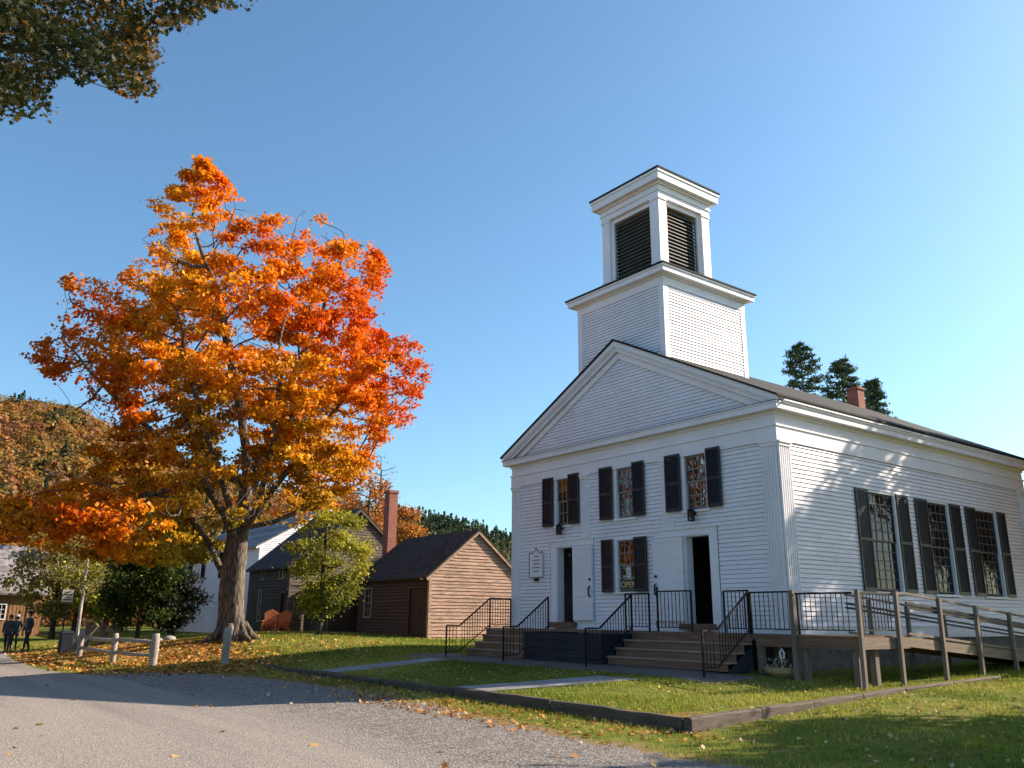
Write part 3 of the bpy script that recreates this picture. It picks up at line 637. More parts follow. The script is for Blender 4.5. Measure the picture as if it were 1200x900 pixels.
# ------------------------------------------------------------------ porch, stairs, ramp
DK = 1.27
BXL, BXR = -7.62, -4.28
porch = empty('wooden_porch', (-5.5, -1, .42), label='dark timber porch with two flights of brown steps against the church front', cat='porch')
mb = MB()
def planks(mb, x0, x1, y0, y1, z, th, w=.14, along='x'):
    if along == 'x':
        y = y0
        while y < y1-.01: mb.box(x0+random.uniform(0,.006), x1-random.uniform(0,.006), y, min(y+w-.008, y1), z-th, z+random.uniform(-.002,.002)); y += w
    else:
        x = x0
        while x < x1-.01: mb.box(x, min(x+w-.008, x1), y0+random.uniform(0,.006), y1-random.uniform(0,.006), z-th, z+random.uniform(-.002,.002)); x += w
planks(mb, BXL, BXR, -2.22, -.10, DK, .035); planks(mb, -11.0, BXL-.004, -1.12, -.10, DK-.002, .035); planks(mb, BXR+.004, 2.42, -1.14, -.10, DK-.002, .035)
part(mb, 'deck', 'deck_wood', porch)
mb = MB()
zz = .30
for i in range(4):
    z0, z1 = .32+i*.23, min(.32+i*.23+.222, DK-.06); mb.box(BXL+.02, BXR-.02, -2.20, -2.17, z0, z1); mb.box(BXR-.05, BXR-.02, -2.168, -.05, z0, z1); mb.box(BXL+.02, BXL+.05, -2.168, -.05, z0, z1)
part(mb, 'skirting', 'dark_boards', porch)
mb = MB(); mb.box(-.2, 2.40, -1.12, -1.08, DK-.27, DK-.04); part(mb, 'fascia', 'deck_wood', porch); mb = MB(); mb.box(-10.98, BXL-.01, -1.10, -1.06, DK-.25, DK-.04); part(mb, 'fascia', 'deck_wood', porch)
def stairs(x0, x1, name='steps'):
    mb = MB(); n = 4; run = .31; rise = (DK-.45)/4; y = -1.12
    for i in range(1, n):
        z = DK - i*rise; yy = y - i*run
        mb.box(x0, x1, yy-.03, yy+run/2-.004, z-.04, z); mb.box(x0, x1, yy+run/2, yy+run-.006, z-.04, z-.001)
    for i in range(0, n):
        pass
    st = part(mb, name, 'tread_wood_lit', porch)
    for i in range(0, n):
        z = DK - i*rise; yy = y - i*run; rb = MB(); rb.box(x0+.03, x1-.03, yy+.005, yy+.03, z-rise-.0, z-.042); rb.build('riser', 'deck_wood', st)
    for x in (x0+.03, x1-.07):
        sb = MB(); sb.mesh([(x,y+.02,DK-.27),(x+.04,y+.02,DK-.27),(x,y-n*run+.32,.45-.02),(x+.04,y-n*run+.32,.45-.02),(x,y+.02,.3),(x+.04,y+.02,.3),(x,y-n*run+.32,.3),(x+.04,y-n*run+.32,.3)],
                [(0,1,3,2),(4,6,7,5),(0,2,6,4),(1,5,7,3),(2,3,7,6),(0,4,5,1)])
        sb.build('stringer', 'dark_boards', st)
    return st
stairs(BXR+.02, -.30); stairs(-10.75, BXL-.02)
for x, y in ((-.15,-1.0),(1.0,-.95),(2.25,-.95),(-.2,-.3),(2.25,-.3)): mb = MB(); mb.box(x-.07, x+.07, y-.07, y+.07, .2, DK-.04); part(mb, 'support_post', 'post_wood', porch)
# iron railings
BALM = {}
def railing(label, top, bottoms, posts, spacing=.12, drop=.0, tail=None, name='iron_railing', grp='black iron railings of the porch'):
    """top: polyline of the handrail; bottoms: matching polyline of the lower rail; posts: [(point index or xyz top, z base)]"""
    r = empty(name, (top[0][0], top[0][1], min(p[1] for p in posts)), label=label, cat='railing', group=grp)
    mb = MB()
    for a, b in zip(top, top[1:]): mb.beam(a, b, .04, .038)
    mb.build('handrail', 'black_metal', r)
    mb = MB()
    for a, b in zip(bottoms, bottoms[1:]): mb.beam(a, b, .025, .025)
    mb.build('bottom_rail', 'black_metal', r)
    for (p, zb) in posts:
        mb = MB(); mb.box(p[0]-.02, p[0]+.02, p[1]-.02, p[1]+.02, zb, p[2]); mb.build('post', 'black_metal', r)
    k = 0; off = wloc(r)
    for (a, b), (c, d) in zip(zip(top, top[1:]), zip(bottoms, bottoms[1:])):
        a, b, c, d = map(Vector, (a, b, c, d)); L = (b-a).length; n = max(1, int(L/spacing))
        for i in range(1, n):
            t = i/n; p = a.lerp(b, t); q = c.lerp(d, t); hgt = round(p.z-q.z, 2)
            if hgt not in BALM:
                m2 = MB(); m2.box(-.0075, .0075, -.0075, .0075, 0, hgt); me = bpy.data.meshes.new('baluster'); me.from_pydata(m2.v, [], m2.f); me.materials.append(M['black_metal']); BALM[hgt] = me
            o = bpy.data.objects.new('baluster', BALM[hgt]); COL.objects.link(o); o.parent = r; o.location = (p.x-off.x, p.y-off.y, q.z-off.z)
    return r
RH = .95
def stair_rail(x, label, extra=None):
    yt, yb, yl = -1.15, -2.35, -2.85
    zt, zb = DK+RH, .50+RH-.10
    top = [(x,yt,zt), (x,yb,zb), (x,yl,zb)]; bot = [(x,yt,DK+.10), (x,yb,.46+.10), (x,yl,.46+.09)]
    if extra: top = [extra[0]] + top; bot = [extra[1]] + bot
    g = h1(x, yl)
    return railing(label, top, bot, [((x,yt,zt+.0), DK), ((x,yl,zb), g-.02)] + ([(extra[0], DK)] if extra else []))
stair_rail(-10.72, 'black iron handrail at the far side of the left steps before the cottage gable', ((-10.9,-.15,DK+RH), (-10.9,-.15,DK+.1)))
stair_rail(-7.72, 'black iron handrail between the left steps and the dark porch box')
stair_rail(-4.20, 'black iron handrail running down beside the dark porch box to the middle steps')
stair_rail(-.34, 'black iron handrail on the right side of the middle steps')
def flat_rail(a, b, label, ends=(1,1), h=RH, knob=False):
    r = railing(label, [(a[0],a[1],DK+h), (b[0],b[1],DK+h)], [(a[0],a[1],DK+.12), (b[0],b[1],DK+.12)], [((a[0],a[1],DK+h+(.12 if knob else 0)), DK)] + [((b[0],b[1],DK+h), DK)])
    return r
flat_rail((-3.32,-1.06), (-2.16,-1.06), 'short black iron guard atop the middle steps, left of the dark doorway', h=1.03, knob=True)
flat_rail((-4.85,-.72), (-3.95,-.72), 'small black iron railing under the lower shuttered window', h=1.0)
flat_rail((-1.15,-1.02), (-.36,-1.10), 'short black iron railing right of the dark doorway', h=1.0)
flat_rail((-.30,-1.10), (.86,-1.10), 'black iron railing at the porch corner between steps and ramp')
# ramp and landing
ramp = empty('access_ramp', (2.3, 3, .35), label='weathered wooden access ramp with post and rail sides along the church wall', cat='ramp')
RX0, RX1 = .95, 2.40
def rz(y): return DK - max(0, (y-.95))*.078
mb = MB(); y = -.08
while y < 13: mb.mesh([(RX0+.02,y,rz(y)-.03),(RX1-.02,y,rz(y)-.03),(RX1-.02,y+.132,rz(y+.132)-.03),(RX0+.02,y+.132,rz(y+.132)-.03),(RX0+.02,y,rz(y)),(RX1-.02,y,rz(y)),(RX1-.02,y+.132,rz(y+.132)),(RX0+.02,y+.132,rz(y+.132))],
                      [(0,3,2,1),(4,5,6,7),(0,1,5,4),(1,2,6,5),(2,3,7,6),(3,0,4,7)]); y += .14
part(mb, 'ramp_deck', 'deck_wood', ramp)
mb = MB()
for x in (RX1, RX0):
    mb.beam((x,-1.10,DK-.15), (x,.95,DK-.15), .04, .24); mb.beam((x,.951,DK-.13), (x,13,rz(13)-.13), .04, .22); mb.beam((x+.0,.96,DK+.05), (x,13,rz(13)+.05), .05, .05)
part(mb, 'side_beam', 'deck_wood_y', ramp)
post_y = [-1.12, .42, 2.35, 4.15, 6.05, 8.0, 10, 12]
for i, y in enumerate(post_y):
    top = DK+.93 if y < 1 else rz(y)+.93
    mb = MB(); gz = h1(RX1+.06, y)-.15; lean = random.uniform(-.015, .015)
    mb.beam((RX1+.07, y, gz), (RX1+.07+lean, y+lean, top+.03), .085, .095, (0,1,0)); mb.build('post', 'post_wood', ramp)
    if y > 1:
        mb = MB(); mb.beam((RX0-.07, y-.3, h1(RX0,y)-.1), (RX0-.07, y-.3, top), .09, .09, (0,1,0)); mb.build('post', 'post_wood', ramp)
mb = MB(); mb.beam((.88,-1.14,h1(.9,-1.14)-.1), (.88,-1.14,DK+.98), .11, .11, (0,1,0)); mb.build('post', 'post_wood', ramp)
for x in (RX1+.02, RX0-.02):
    mb = MB(); mb.beam((x,.42 if x > 2 else 1.0,DK+.93), (x,.95,DK+.93), .07, .045); mb.beam((x,.951,DK+.93), (x,13,rz(13)+.93), .07, .045); mb.build('handrail', 'post_wood', ramp)
    mb = MB(); mb.beam((x,.95,DK+.62), (x,13,rz(13)+.62), .045, .045); mb.build('middle_rail', 'black_metal', ramp)
    mb = MB(); mb.beam((x,.95,DK+.72), (x,13,rz(13)+.72), .035, .05); mb.build('grab_rail', 'black_metal', ramp)
railing('black iron balusters between the two front posts of the ramp landing', [(.95,-1.12,DK+.90), (2.36,-1.12,DK+.90)], [(.95,-1.12,DK+.12), (2.36,-1.12,DK+.12)], [((1.0,-1.12,DK+.9), DK)], name='landing_railing', grp='black iron railings of the porch')
railing('black iron balusters on the ramp landing side facing the right lawn', [(2.42,-1.05,DK+.90), (2.42,.38,DK+.90)], [(2.42,-1.05,DK+.12), (2.42,.38,DK+.12)], [((2.42,-.9,DK+.9), DK)], name='landing_railing', grp='black iron railings of the porch')
# plant tub under the landing
gx, gy = .35, -1.0
pt = empty('flower_tub', (gx, gy, h1(gx, gy)), label='shallow tan tub with dry pale flowers tucked under the porch landing', cat='planter')
mb = MB(); mb.lathe([(.20,0),(.36,.10),(.40,.20),(.36,.21),(.33,.18)], (gx, gy, h1(gx,gy)-.01), 14); mb.build('tub', 'pot', pt)
V = []; Cc = []
for i in range(60):
    a, r = random.uniform(0, 6.28), random.uniform(0, .28); b = np.array([gx+r*math.cos(a), gy+r*math.sin(a), h1(gx,gy)+.2+random.uniform(.02,.22)*(1-r)])
    for k in range(3):
        d = np.array([random.uniform(-1,1), random.uniform(-1,1), random.uniform(-.3,1)])*.05; e = np.array([random.uniform(-1,1), random.uniform(-1,1), random.uniform(-1,1)])*.04
        V += [b, b+d, b+d+e, b+e]; Cc.append((.6,.5,.4) if random.random() < .45 else (.12,.13,.04))
fast_mesh('foliage', V, 4, 'dry_leaf', Cc, pt)
mb = MB(); mb.tube([(gx+.10,gy-.1,h1(gx,gy)+.38),(gx+.07,gy-.1,h1(gx,gy)+.52),(gx+.13,gy-.1,h1(gx,gy)+.60),(gx+.19,gy-.1,h1(gx,gy)+.52),(gx+.17,gy-.1,h1(gx,gy)+.40)], .02, 6)
mb.tube([(gx+.12,gy-.1,h1(gx,gy)+.2),(gx+.10,gy-.1,h1(gx,gy)+.40)], .012, 5); mb.build('marker', 'white_trim', pt)
# timber edging of the raised lawn
def timber_run(P, label, mat, w=.14):
    for i, (a, b) in enumerate(zip(P, P[1:])):
        za, zb = float(Hlawn(*a))+.015, float(Hlawn(*b))+.015
        t = empty('edging_timber', (a[0], a[1], za-.3), label=label[i], cat='timber', group='timbers edging the raised lawn')
        L = math.hypot(b[0]-a[0], b[1]-a[1]); d = ((b[0]-a[0])/L, (b[1]-a[1])/L); g = .02
        A, B = (a[0]+d[0]*g, a[1]+d[1]*g), (b[0]-d[0]*g, b[1]-d[1]*g)
        mb = MB(); nn = max(4, int(L/.35)); pts = []
        for k in range(nn+1):
            f = k/nn; pts.append((A[0]+(B[0]-A[0])*f, A[1]+(B[1]-A[1])*f, float(Hlawn(A[0]+(B[0]-A[0])*f, A[1]+(B[1]-A[1])*f))))
        nx, ny = -d[1], d[0]; pr = []
        for k, p in enumerate(pts):
            j = random.uniform(-.012, .012); j2 = random.uniform(-.012, .010); n2 = w/2
            pr.append([(p[0]-nx*(n2+j), p[1]-ny*(n2+j), p[2]-.42), (p[0]+nx*n2, p[1]+ny*n2, p[2]-.42), (p[0]+nx*n2, p[1]+ny*n2, p[2]+.004+j2), (p[0]+nx*(n2-.02), p[1]+ny*(n2-.02), p[2]+.014+j2), (p[0]-nx*(n2-.025+j), p[1]-ny*(n2-.025+j), p[2]+.012+j2), (p[0]-nx*(n2+j), p[1]-ny*(n2+j), p[2]-.012+j2)])
        vs = [q for s in pr for q in s]; m = 6; fs = [tuple(range(m)), tuple(reversed(range(len(vs)-m, len(vs))))]
        for k in range(len(pr)-1):
            for q in range(m): fs.append((k*m+q, (k+1)*m+q, (k+1)*m+(q+1)%m, k*m+(q+1)%m))
        mb.mesh(vs, fs); mb.build('beam', mat, t)
timber_run([(-15.2,-7.66),(-12.3,-7.66),(-9.2,-7.66),(-6.1,-7.66),(-3.0,-7.66),(.15,-7.66),(3.34,-7.68)],
    ['short weathered timber at the far left end of the lawn edging, almost buried', 'long edging timber left of the left footpath', 'edging timber ending at the foot of the left footpath, in church shade',
     'edging timber between the two footpaths into the raised lawn', 'dark edging timber crossing the foot of the stone slab path', 'dark edging timber whose right end makes the corner of the raised lawn'], 'timber')
timber_run([(3.42,-7.75),(3.13,-5.6),(2.95,-3.8),(2.80,-1.9),(2.66,0),(2.72,2.0),(2.80,4.2)],
    ['pale-ended edging timber starting at the front corner of the raised lawn', 'second edging timber back from the lawn corner on the right side, sunlit', 'edging timber level with the front of the ramp landing',
     'edging timber beside the leaning corner post of the ramp', 'edging timber beside the second and third ramp posts', 'last edging timber on the right, sinking into the grass beside the ramp'], 'timber_y')
# ------------------------------------------------------------------ far buildings
def gable_house(name, label, x0, x1, y0, y1, zb, ze, za, wall_f, wall_g, roofm, over=.25, cat='house', holes_f=(), holes_g=(), e=.16, trim='weathered_shade_x', lap=.02, boards=False, ridge='x', left_wall=True):
    """ridge along x: eave walls face -y/+y, gable walls face -x/+x"""
    r = empty(name, ((x0+x1)/2, (y0+y1)/2, zb), label=label, cat=cat)
    yc = (y0+y1)/2; sl = (za-ze)/(yc-y0)
    hw2 = lambda z: (yc-y0) if z < ze else max(0, (za-z)/sl)
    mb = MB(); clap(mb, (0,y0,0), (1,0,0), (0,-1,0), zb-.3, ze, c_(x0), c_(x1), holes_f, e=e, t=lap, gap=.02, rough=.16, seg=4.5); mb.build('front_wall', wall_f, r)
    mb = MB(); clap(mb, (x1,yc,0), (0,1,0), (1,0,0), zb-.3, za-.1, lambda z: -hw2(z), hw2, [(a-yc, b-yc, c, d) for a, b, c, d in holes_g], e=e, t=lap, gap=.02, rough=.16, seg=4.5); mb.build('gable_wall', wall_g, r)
    mb = MB(); mb.quad((x0,y1,zb-.3),(x1,y1,zb-.3),(x1,y1,ze),(x0,y1,ze)); mb.mesh([(x0,y0,zb-.3),(x0,y1,zb-.3),(x0,y1,ze),(x0,yc,za),(x0,y0,ze)], [(0,1,2,3,4)]); mb.build('back_wall', wall_f, r)
    mb = MB(); o = over; th = .09
    A, B = x0-o*.6, x1+o*.6
    for s in (-1, 1):
        ye = yc + s*((yc-y0)+o); zee = za + .06 - sl*((yc-y0)+o); zt = za+.06
        P = [(A,ye,zee),(B,ye,zee),(B,yc,zt),(A,yc,zt)]; Q = [(x, y, z-th) for x, y, z in P]
        mb.mesh(P+Q, [(0,1,2,3),(7,6,5,4),(0,4,5,1),(1,5,6,2),(3,2,6,7),(0,3,7,4)])
    rf = mb.build('roof', roofm, r)
    mb = MB()
    for s in (-1, 1): mb.beam((B-.03, yc+s*((yc-y0)+o-.02), za+.0-sl*((yc-y0)+o)-.05), (B-.03, yc+s*.02, za-.07), .05, .16)
    mb.build('rake_board', trim, r)
    mb = MB()
    for yy in (y0, y1): mb.box(x1-.10, x1+.035, yy-.035, yy+.10 if yy == y0 else yy+.035, zb-.1, ze-.02)
    mb.build('corner_board', trim, r)
    return r
def plain_window(par, face, p, u0, u1, z0, z1, frame='fence_wood', cols=2, rows=3):
    """face f: wall plane y=p facing -y; g: wall plane x=p facing +x"""
    fr, gl = MB(), MB()
    def bx(m, a, b, n0, n1, c, d):
        if face == 'f': m.box(a, b, p-n1, p-n0, c, d)
        else: m.box(p+n0, p+n1, a, b, c, d)
    t = .07
    bx(fr, u0-t, u0, -.05, .05, z0-t, z1+t); bx(fr, u1, u1+t, -.05, .05, z0-t, z1+t); bx(fr, u0, u1, -.05, .05, z1, z1+t); bx(fr, u0, u1, -.05, .06, z0-t, z0)
    for i in range(1, cols): u = u0+(u1-u0)*i/cols; bx(fr, u-.015, u+.015, -.01, .02, z0, z1)
    for i in range(1, rows): z = z0+(z1-z0)*i/rows; bx(fr, u0, u1, -.012, .018, z-.015, z+.015)
    w = fr.build('window', frame, par); bx(gl, u0, u1, -.03, -.02, z0, z1); gl.build('pane', 'glass', w); return w
# brown shop with lit gable and tall chimney
hb = gable_house('weathered_cottage', 'low weathered brown clapboard cottage with a sunlit gable and a tall brick chimney', -26.6, -20, 2.3, 7.44, .6, 3.47, 5.52, 'weathered_shade_x', 'weathered_sun_y', 'shingle_brown',
    holes_f=((-21.62,-20.2,.3,2.85), (-25.9,-25.2,1.6,2.9)), e=.15, trim='weathered_sun_y', lap=.028)
mb = MB(); mb.box(-21.62,-20.2,2.33,2.38,.55,2.85); d = mb.build('door', 'door_brown', hb); mb = MB(); mb.box(-21.72,-20.1,2.24,2.31,2.852,2.95); mb.box(-21.72,-21.625,2.24,2.31,.55,2.85); mb.build('door_frame', 'weathered_shade_x', d)
plain_window(hb, 'f', 2.3, -25.85, -25.22, 1.6, 2.9, 'fence_wood', 2, 4)
mb = MB(); mb.box(-28.55,-28.0,4.6,5.12,.3,8.15); mb.box(-28.59,-27.96,4.56,5.16,8.152,8.3); ch = mb.build('chimney', 'brick', hb)
mb = MB(); mb.box(-28.0,-26.6,3.6,6.2,.3,3.4); mb.build('chimney_bay', 'weathered_shade_x', hb)
mb = MB(); mb.lathe([(.05,0),(.08,.05),(.08,.12),(.03,.14)], (-20.35,2.12,3.2), 8); mb.box(-20.38,-20.32,2.12,2.3,3.3,3.34); mb.build('lamp', 'white_trim', hb)
# dark farmhouse
hd_ = gable_house('dark_farmhouse', 'dark unpainted clapboard farmhouse behind the orange chairs', -36.3, -30.5, .3, 8.0, .55, 4.25, 7.45, 'dark_house_shade_x', 'dark_house_sun_y', 'shingle_dark',
    holes_f=((-34.42,-33.98,3.55,4.1), (-31.9,-31.4,3.5,4.1), (-31.35,-30.8,.3,2.75), (-34.55,-34.15,1.3,3.0)), e=.16, trim='dark_house_sun_y')
plain_window(hd_, 'f', .3, -34.36, -34.04, 3.6, 4.05, 'fence_wood', 1, 1); plain_window(hd_, 'f', .3, -31.85, -31.45, 3.55, 4.05, 'fence_wood', 1, 1); plain_window(hd_, 'f', .3, -34.5, -34.2, 1.35, 2.95, 'fence_wood', 1, 5)
mb = MB(); mb.box(-31.35,-30.8,.34,.39,.4,2.75); d = mb.build('door', 'door_brown', hd_); mb = MB(); mb.box(-31.45,-31.352,.22,.30,.4,2.75); mb.box(-31.45,-30.7,.22,.30,2.752,2.85); mb.build('door_frame', 'weathered_shade_x', d)
mb = MB(); clap(mb, (0,1.2,0), (1,0,0), (0,-1,0), .3, 2.9, c_(-30.45), c_(-27.6)); mb.quad((-27.6,1.2,.3),(-27.6,5,.3),(-27.6,5,3.6),(-27.6,1.2,2.9)); mb.build('lean_to', 'dark_house_shade_x', hd_)
mb = MB(); mb.mesh([(-30.48,1.0,2.95),(-27.5,1.0,2.95),(-27.5,5,4.0),(-30.48,5,4.0),(-30.48,1.0,2.87),(-27.5,1.0,2.87),(-27.5,5,3.92),(-30.48,5,3.92)], [(0,1,2,3),(7,6,5,4),(0,4,5,1),(1,5,6,2),(2,6,7,3)]); mb.build('lean_to_roof', 'shingle_dark', hd_)
# white house
hw_ = gable_house('white_house', 'white clapboard house with dark narrow windows behind the big maple trunk', -60, -42, 3.0, 12.4, .3, 6.15, 8.85, 'white_paint', 'white_paint', 'shingle_grey',
    holes_f=((-56.2,-55.4,4.2,6.0), (-53.2,-52.4,4.2,6.0), (-49.4,-48.6,4.2,6.0), (-45.6,-44.8,4.2,6.0), (-45.6,-44.8,1.2,3.0)), e=.13, trim='white_trim', over=.35)
for u in (-56.15, -53.15, -49.35, -45.55): plain_window(hw_, 'f', 3.0, u, u+.7, 4.25, 5.95, 'shutter', 2, 4)
plain_window(hw_, 'f', 3.0, -45.55, -44.85, 1.25, 2.95, 'shutter', 2, 4)
# barn: ridge runs along y, so build it turned
bn = empty('barn', (-56, -12, .2), label='old barn with sunlit orange-brown board walls and a grey shingled roof', cat='barn')
mb = MB(); y = -22.
while y < -7.25:
    w = random.uniform(.16, .26); y2 = min(y+w, -7.2)
    if not (-10.35 < (y+y2)/2 < -9.35): mb.box(-54.05,-54+random.choice((-.03,0,.012)), y+.018, y2-.018, -.1, 3.15)
    else: mb.box(-54.05,-54, y+.006, y2-.006, -.1, 1.25); mb.box(-54.05,-54, y+.006, y2-.006, 2.25, 3.15)
    y = y2
mb.box(-54.09,-54.06,-22,-7.2,-.1,3.15); mb.build('board_wall', 'barn_boards', bn)
mb = MB(); mb.mesh([(-54.06,-7.2,-.1),(-62,-7.2,-.1),(-62,-7.2,3.1),(-58,-7.2,6.2),(-54.06,-7.2,3.1)], [(0,1,2,3,4)]); mb.quad((-62,-22,-.1),(-62,-7.2,-.1),(-62,-7.2,3.1),(-62,-22,3.1)); mb.build('end_wall', 'barn_boards', bn)
mb = MB(); mb.mesh([(-53.6,-22.5,2.95),(-53.6,-6.85,2.95),(-58,-6.85,6.35),(-58,-22.5,6.35),(-53.6,-22.5,2.83),(-53.6,-6.85,2.83),(-58,-6.85,6.2),(-58,-22.5,6.2)], [(0,1,2,3),(7,6,5,4),(0,4,5,1),(1,5,6,2),(0,3,7,4)])
mb.mesh([(-62.4,-22.5,2.95),(-62.4,-6.85,2.95),(-58.01,-6.85,6.35),(-58.01,-22.5,6.35)], [(3,2,1,0)]); mb.build('roof', 'shingle_grey', bn)
plain_window(bn, 'g', -54, -10.3, -9.4, 1.3, 2.2, 'white_trim', 4, 3)
# ------------------------------------------------------------------ fences, posts, signs, stones
def wpost(mb, x, y, z0, z1, r=.09, n=9):
    k = 6; mb.tube([(x+random.uniform(-.01,.01), y+random.uniform(-.01,.01), z0+(z1-z0)*i/k) for i in range(k+1)], [r*random.uniform(.92,1.08)*(1 if i < k else .8) for i in range(k+1)], n)
FP = [(-22.4,-11.05), (-18.35,-10.85), (-16.1,-10.2)]
fz = [h1(*p) for p in FP]
fn = empty('split_rail_fence', (FP[0][0], FP[0][1], fz[0]), label='short pale split rail fence standing in fallen orange leaves by the road', cat='fence')
for (x, y), z, t in zip(FP, fz, (1.0, .95, .98)): mb = MB(); wpost(mb, x, y, z-.2, z+t, .10 if x < -17 else .13); mb.build('post', 'fence_wood', fn, smooth=True)
for i in range(2):
    a, b = FP[i], FP[i+1]
    for hh in (.72, .33):
        mb = MB(); mb.tube([(a[0], a[1]+.03, fz[i]+hh+.03), ((a[0]+b[0])/2, (a[1]+b[1])/2, (fz[i]+fz[i+1])/2+hh+random.uniform(-.03,.03)), (b[0], b[1]-.02, fz[i+1]+hh)], [.06,.065,.055], 7); mb.build('rail', 'fence_wood', fn, smooth=True)
px, py = -14.0, -8.68; z = h1(px, py)
mb = MB(); wpost(mb, px, py, z-.2, z+1.12, .12, 10); mb.build('fence_post', 'fence_wood', smooth=True, label='lone pale wooden post at the lawn edge in front of the maple trunk', cat='post')
# rail-and-block barrier beyond the first fence post
q0 = atd(118, 765, 46); zq = h1(q0[0], q0[1])
lw_ = empty('rail_barrier', (q0[0], q0[1], zq), label='low grey plank barrier on stubby posts behind the split rail fence', cat='barrier')
a, b = atd(100, 758, 46), atd(136, 758, 46)
mb = MB(); mb.beam((a[0],a[1],zq+.75), (b[0],b[1],zq+.75), .06, .32); mb.beam((a[0],a[1],zq+.30), (b[0],b[1],zq+.30), .06, .22); mb.build('plank', 'fence_wood', lw_)
for f in (0, .5, 1): p = a*(1-f)+b*f; mb = MB(); mb.box(p[0]-.09,p[0]+.09,p[1]-.09,p[1]+.09,zq-.1,zq+1.0); mb.build('post', 'post_wood', lw_)
q0 = atd(75, 768, 41); zb_ = h1(q0[0], q0[1])
tb = empty('litter_bin', (q0[0], q0[1], zb_), label='dark blue-grey square litter bin beside the road', cat='bin')
mb = MB(); mb.box(q0[0]-.24,q0[0]+.24,q0[1]-.24,q0[1]+.24,zb_,zb_+.80); mb.build('body', 'bin_grey', tb, bevel=.03)
mb = MB(); mb.mesh([(q0[0]+s*.26, q0[1]+t*.26, zb_+.802) for s, t in ((-1,-1),(1,-1),(1,1),(-1,1))]+[(q0[0]+s*.18, q0[1]+t*.18, zb_+.90) for s, t in ((-1,-1),(1,-1),(1,1),(-1,1))], [(3,2,1,0),(4,5,6,7),(0,1,5,4),(1,2,6,5),(2,3,7,6),(3,0,4,7)]); mb.build('lid', 'bin_grey', tb)
q1 = atd(82, 768, 40); z1_ = h1(q1[0], q1[1]); mb = MB(); mb.beam((q1[0],q1[1],z1_-.05), (q1[0]+.55,q1[1]+.75,z1_+1.15), .12, .16); mb.beam((q1[0]-.3,q1[1]-.2,z1_+.0), (q1[0]+.3,q1[1]+.45,z1_+.62), .12, .14)
mb.build('leaning_rails', 'post_wood', label='dark broken fence rails leaning between the litter bin and the first fence post', cat='fence rails')
def rock(name, x, y, r, label, mat='rock_pale', sq=.6):
    import bmesh
    bm = bmesh.new(); bmesh.ops.create_icosphere(bm, subdivisions=3, radius=1); rs = np.random.default_rng(int(abs(x*100))); 
    k = rs.normal(size=(6, 3))
    z = h1(x, y)
    for v in bm.verts:
        s = 1
        for q in k: q_ = q/np.linalg.norm(q); dd = v.co.x*q_[0]+v.co.y*q_[1]+v.co.z*q_[2]; s = min(s, (.72+.2*abs(q[0]) if dd > .6 else 9)/max(dd, .01))
        v.co *= r*min(1, max(.6, s)); v.co.z *= sq
    me = bpy.data.meshes.new(name); bm.to_mesh(me); bm.free(); me.materials.append(M[mat]); o = bpy.data.objects.new(name, me); COL.objects.link(o); o.location = (x, y, z+r*sq*.35)
    return tag(o, label, 'boulder', 'boulders at the foot of the shrubs')
for i, (a, b, D, r, l) in enumerate(((198,758,44,.30,'largest pale boulder at the foot of the dark lilac bush'), (184,757,45,.24,'small pale boulder left of the largest one'), (170,756,46,.26,'grey boulder below the glossy green shrub'), (155,757,47,.24,'leftmost small boulder below the green shrub'), (148,757,45,.18,'tiny pale rock right beside the low plank barrier'))):
    p = atd(a, b, D); rock('boulder', p[0], p[1], r, l)
# sign
p = atd(72, 750, 48); z = h1(p[0], p[1])
sn = empty('road_sign', (p[0], p[1], z), label='small white square sign on a thin post beside the birch', cat='sign')
mb = MB(); mb.tube([(p[0],p[1],z-.2),(p[0],p[1],z+2.7)], .03, 8); mb.build('pole', 'bin_grey', sn)
dv = (CAM[:2]-p[:2]); dv /= np.linalg.norm(dv); tv = np.array([-dv[1], dv[0]])
mb = MB(); cx, cy = p[0]+dv[0]*.05, p[1]+dv[1]*.05; A = (cx-tv[0]*.24, cy-tv[1]*.24); B = (cx+tv[0]*.24, cy+tv[1]*.24)
mb.beam((A[0],A[1],z+2.42), (B[0],B[1],z+2.42), .02, .60); mb.build('face', 'sign_face', sn)
mb = MB()
for k, (w, hz) in enumerate(((.14,2.60),(.19,2.48),(.12,2.36),(.19,2.24))): mb.beam((cx+dv[0]*.013-tv[0]*w, cy+dv[1]*.013-tv[1]*w, z+hz), (cx+dv[0]*.013+tv[0]*w, cy+dv[1]*.013+tv[1]*w, z+hz), .004, .05 if k % 2 else .03)
mb.build('lettering', 'ink', sn)
# ------------------------------------------------------------------ orange chairs
def chair(name, label, x, y, rzv):
    r = empty(name, (x, y, h1(x, y)), rzv, label=label, cat='chair', group='orange garden chairs in front of the dark farmhouse')
    def b(mb, nm, **k): mb.build(nm, 'orange_paint', r, world=False, bevel=.004)
    mb = MB()
    for i in range(6): t = i/5; mb.beam((-.26, .28-t*.52, .22+t*.16), (.26, .28-t*.52, .22+t*.16), .09, .022)
    b(mb, 'seat')
    mb = MB()
    for i in range(7):
        u = -.25+i*.0833; hgt = .82-.10*abs(i-3)**1.3/3; mb.beam((u*.85, .24, .22), (u*1.15, .24+.36*hgt/.8, .22+hgt), .075, .02, (0,1,0))
    mb.beam((-.26,.36,.50), (.26,.36,.50), .05, .03); b(mb, 'backrest')
    for s in (-1, 1):
        mb = MB(); mb.beam((s*.34, .42, .52), (s*.34, -.36, .54), .14, .025); b(mb, 'armrest')
        mb = MB(); mb.beam((s*.30, -.28, 0), (s*.30, -.28, .52), .09, .03, (0,1,0)); b(mb, 'leg')
        mb = MB(); mb.beam((s*.29, -.30, .34), (s*.29, .62, .04), .03, .12); b(mb, 'leg')
    return r
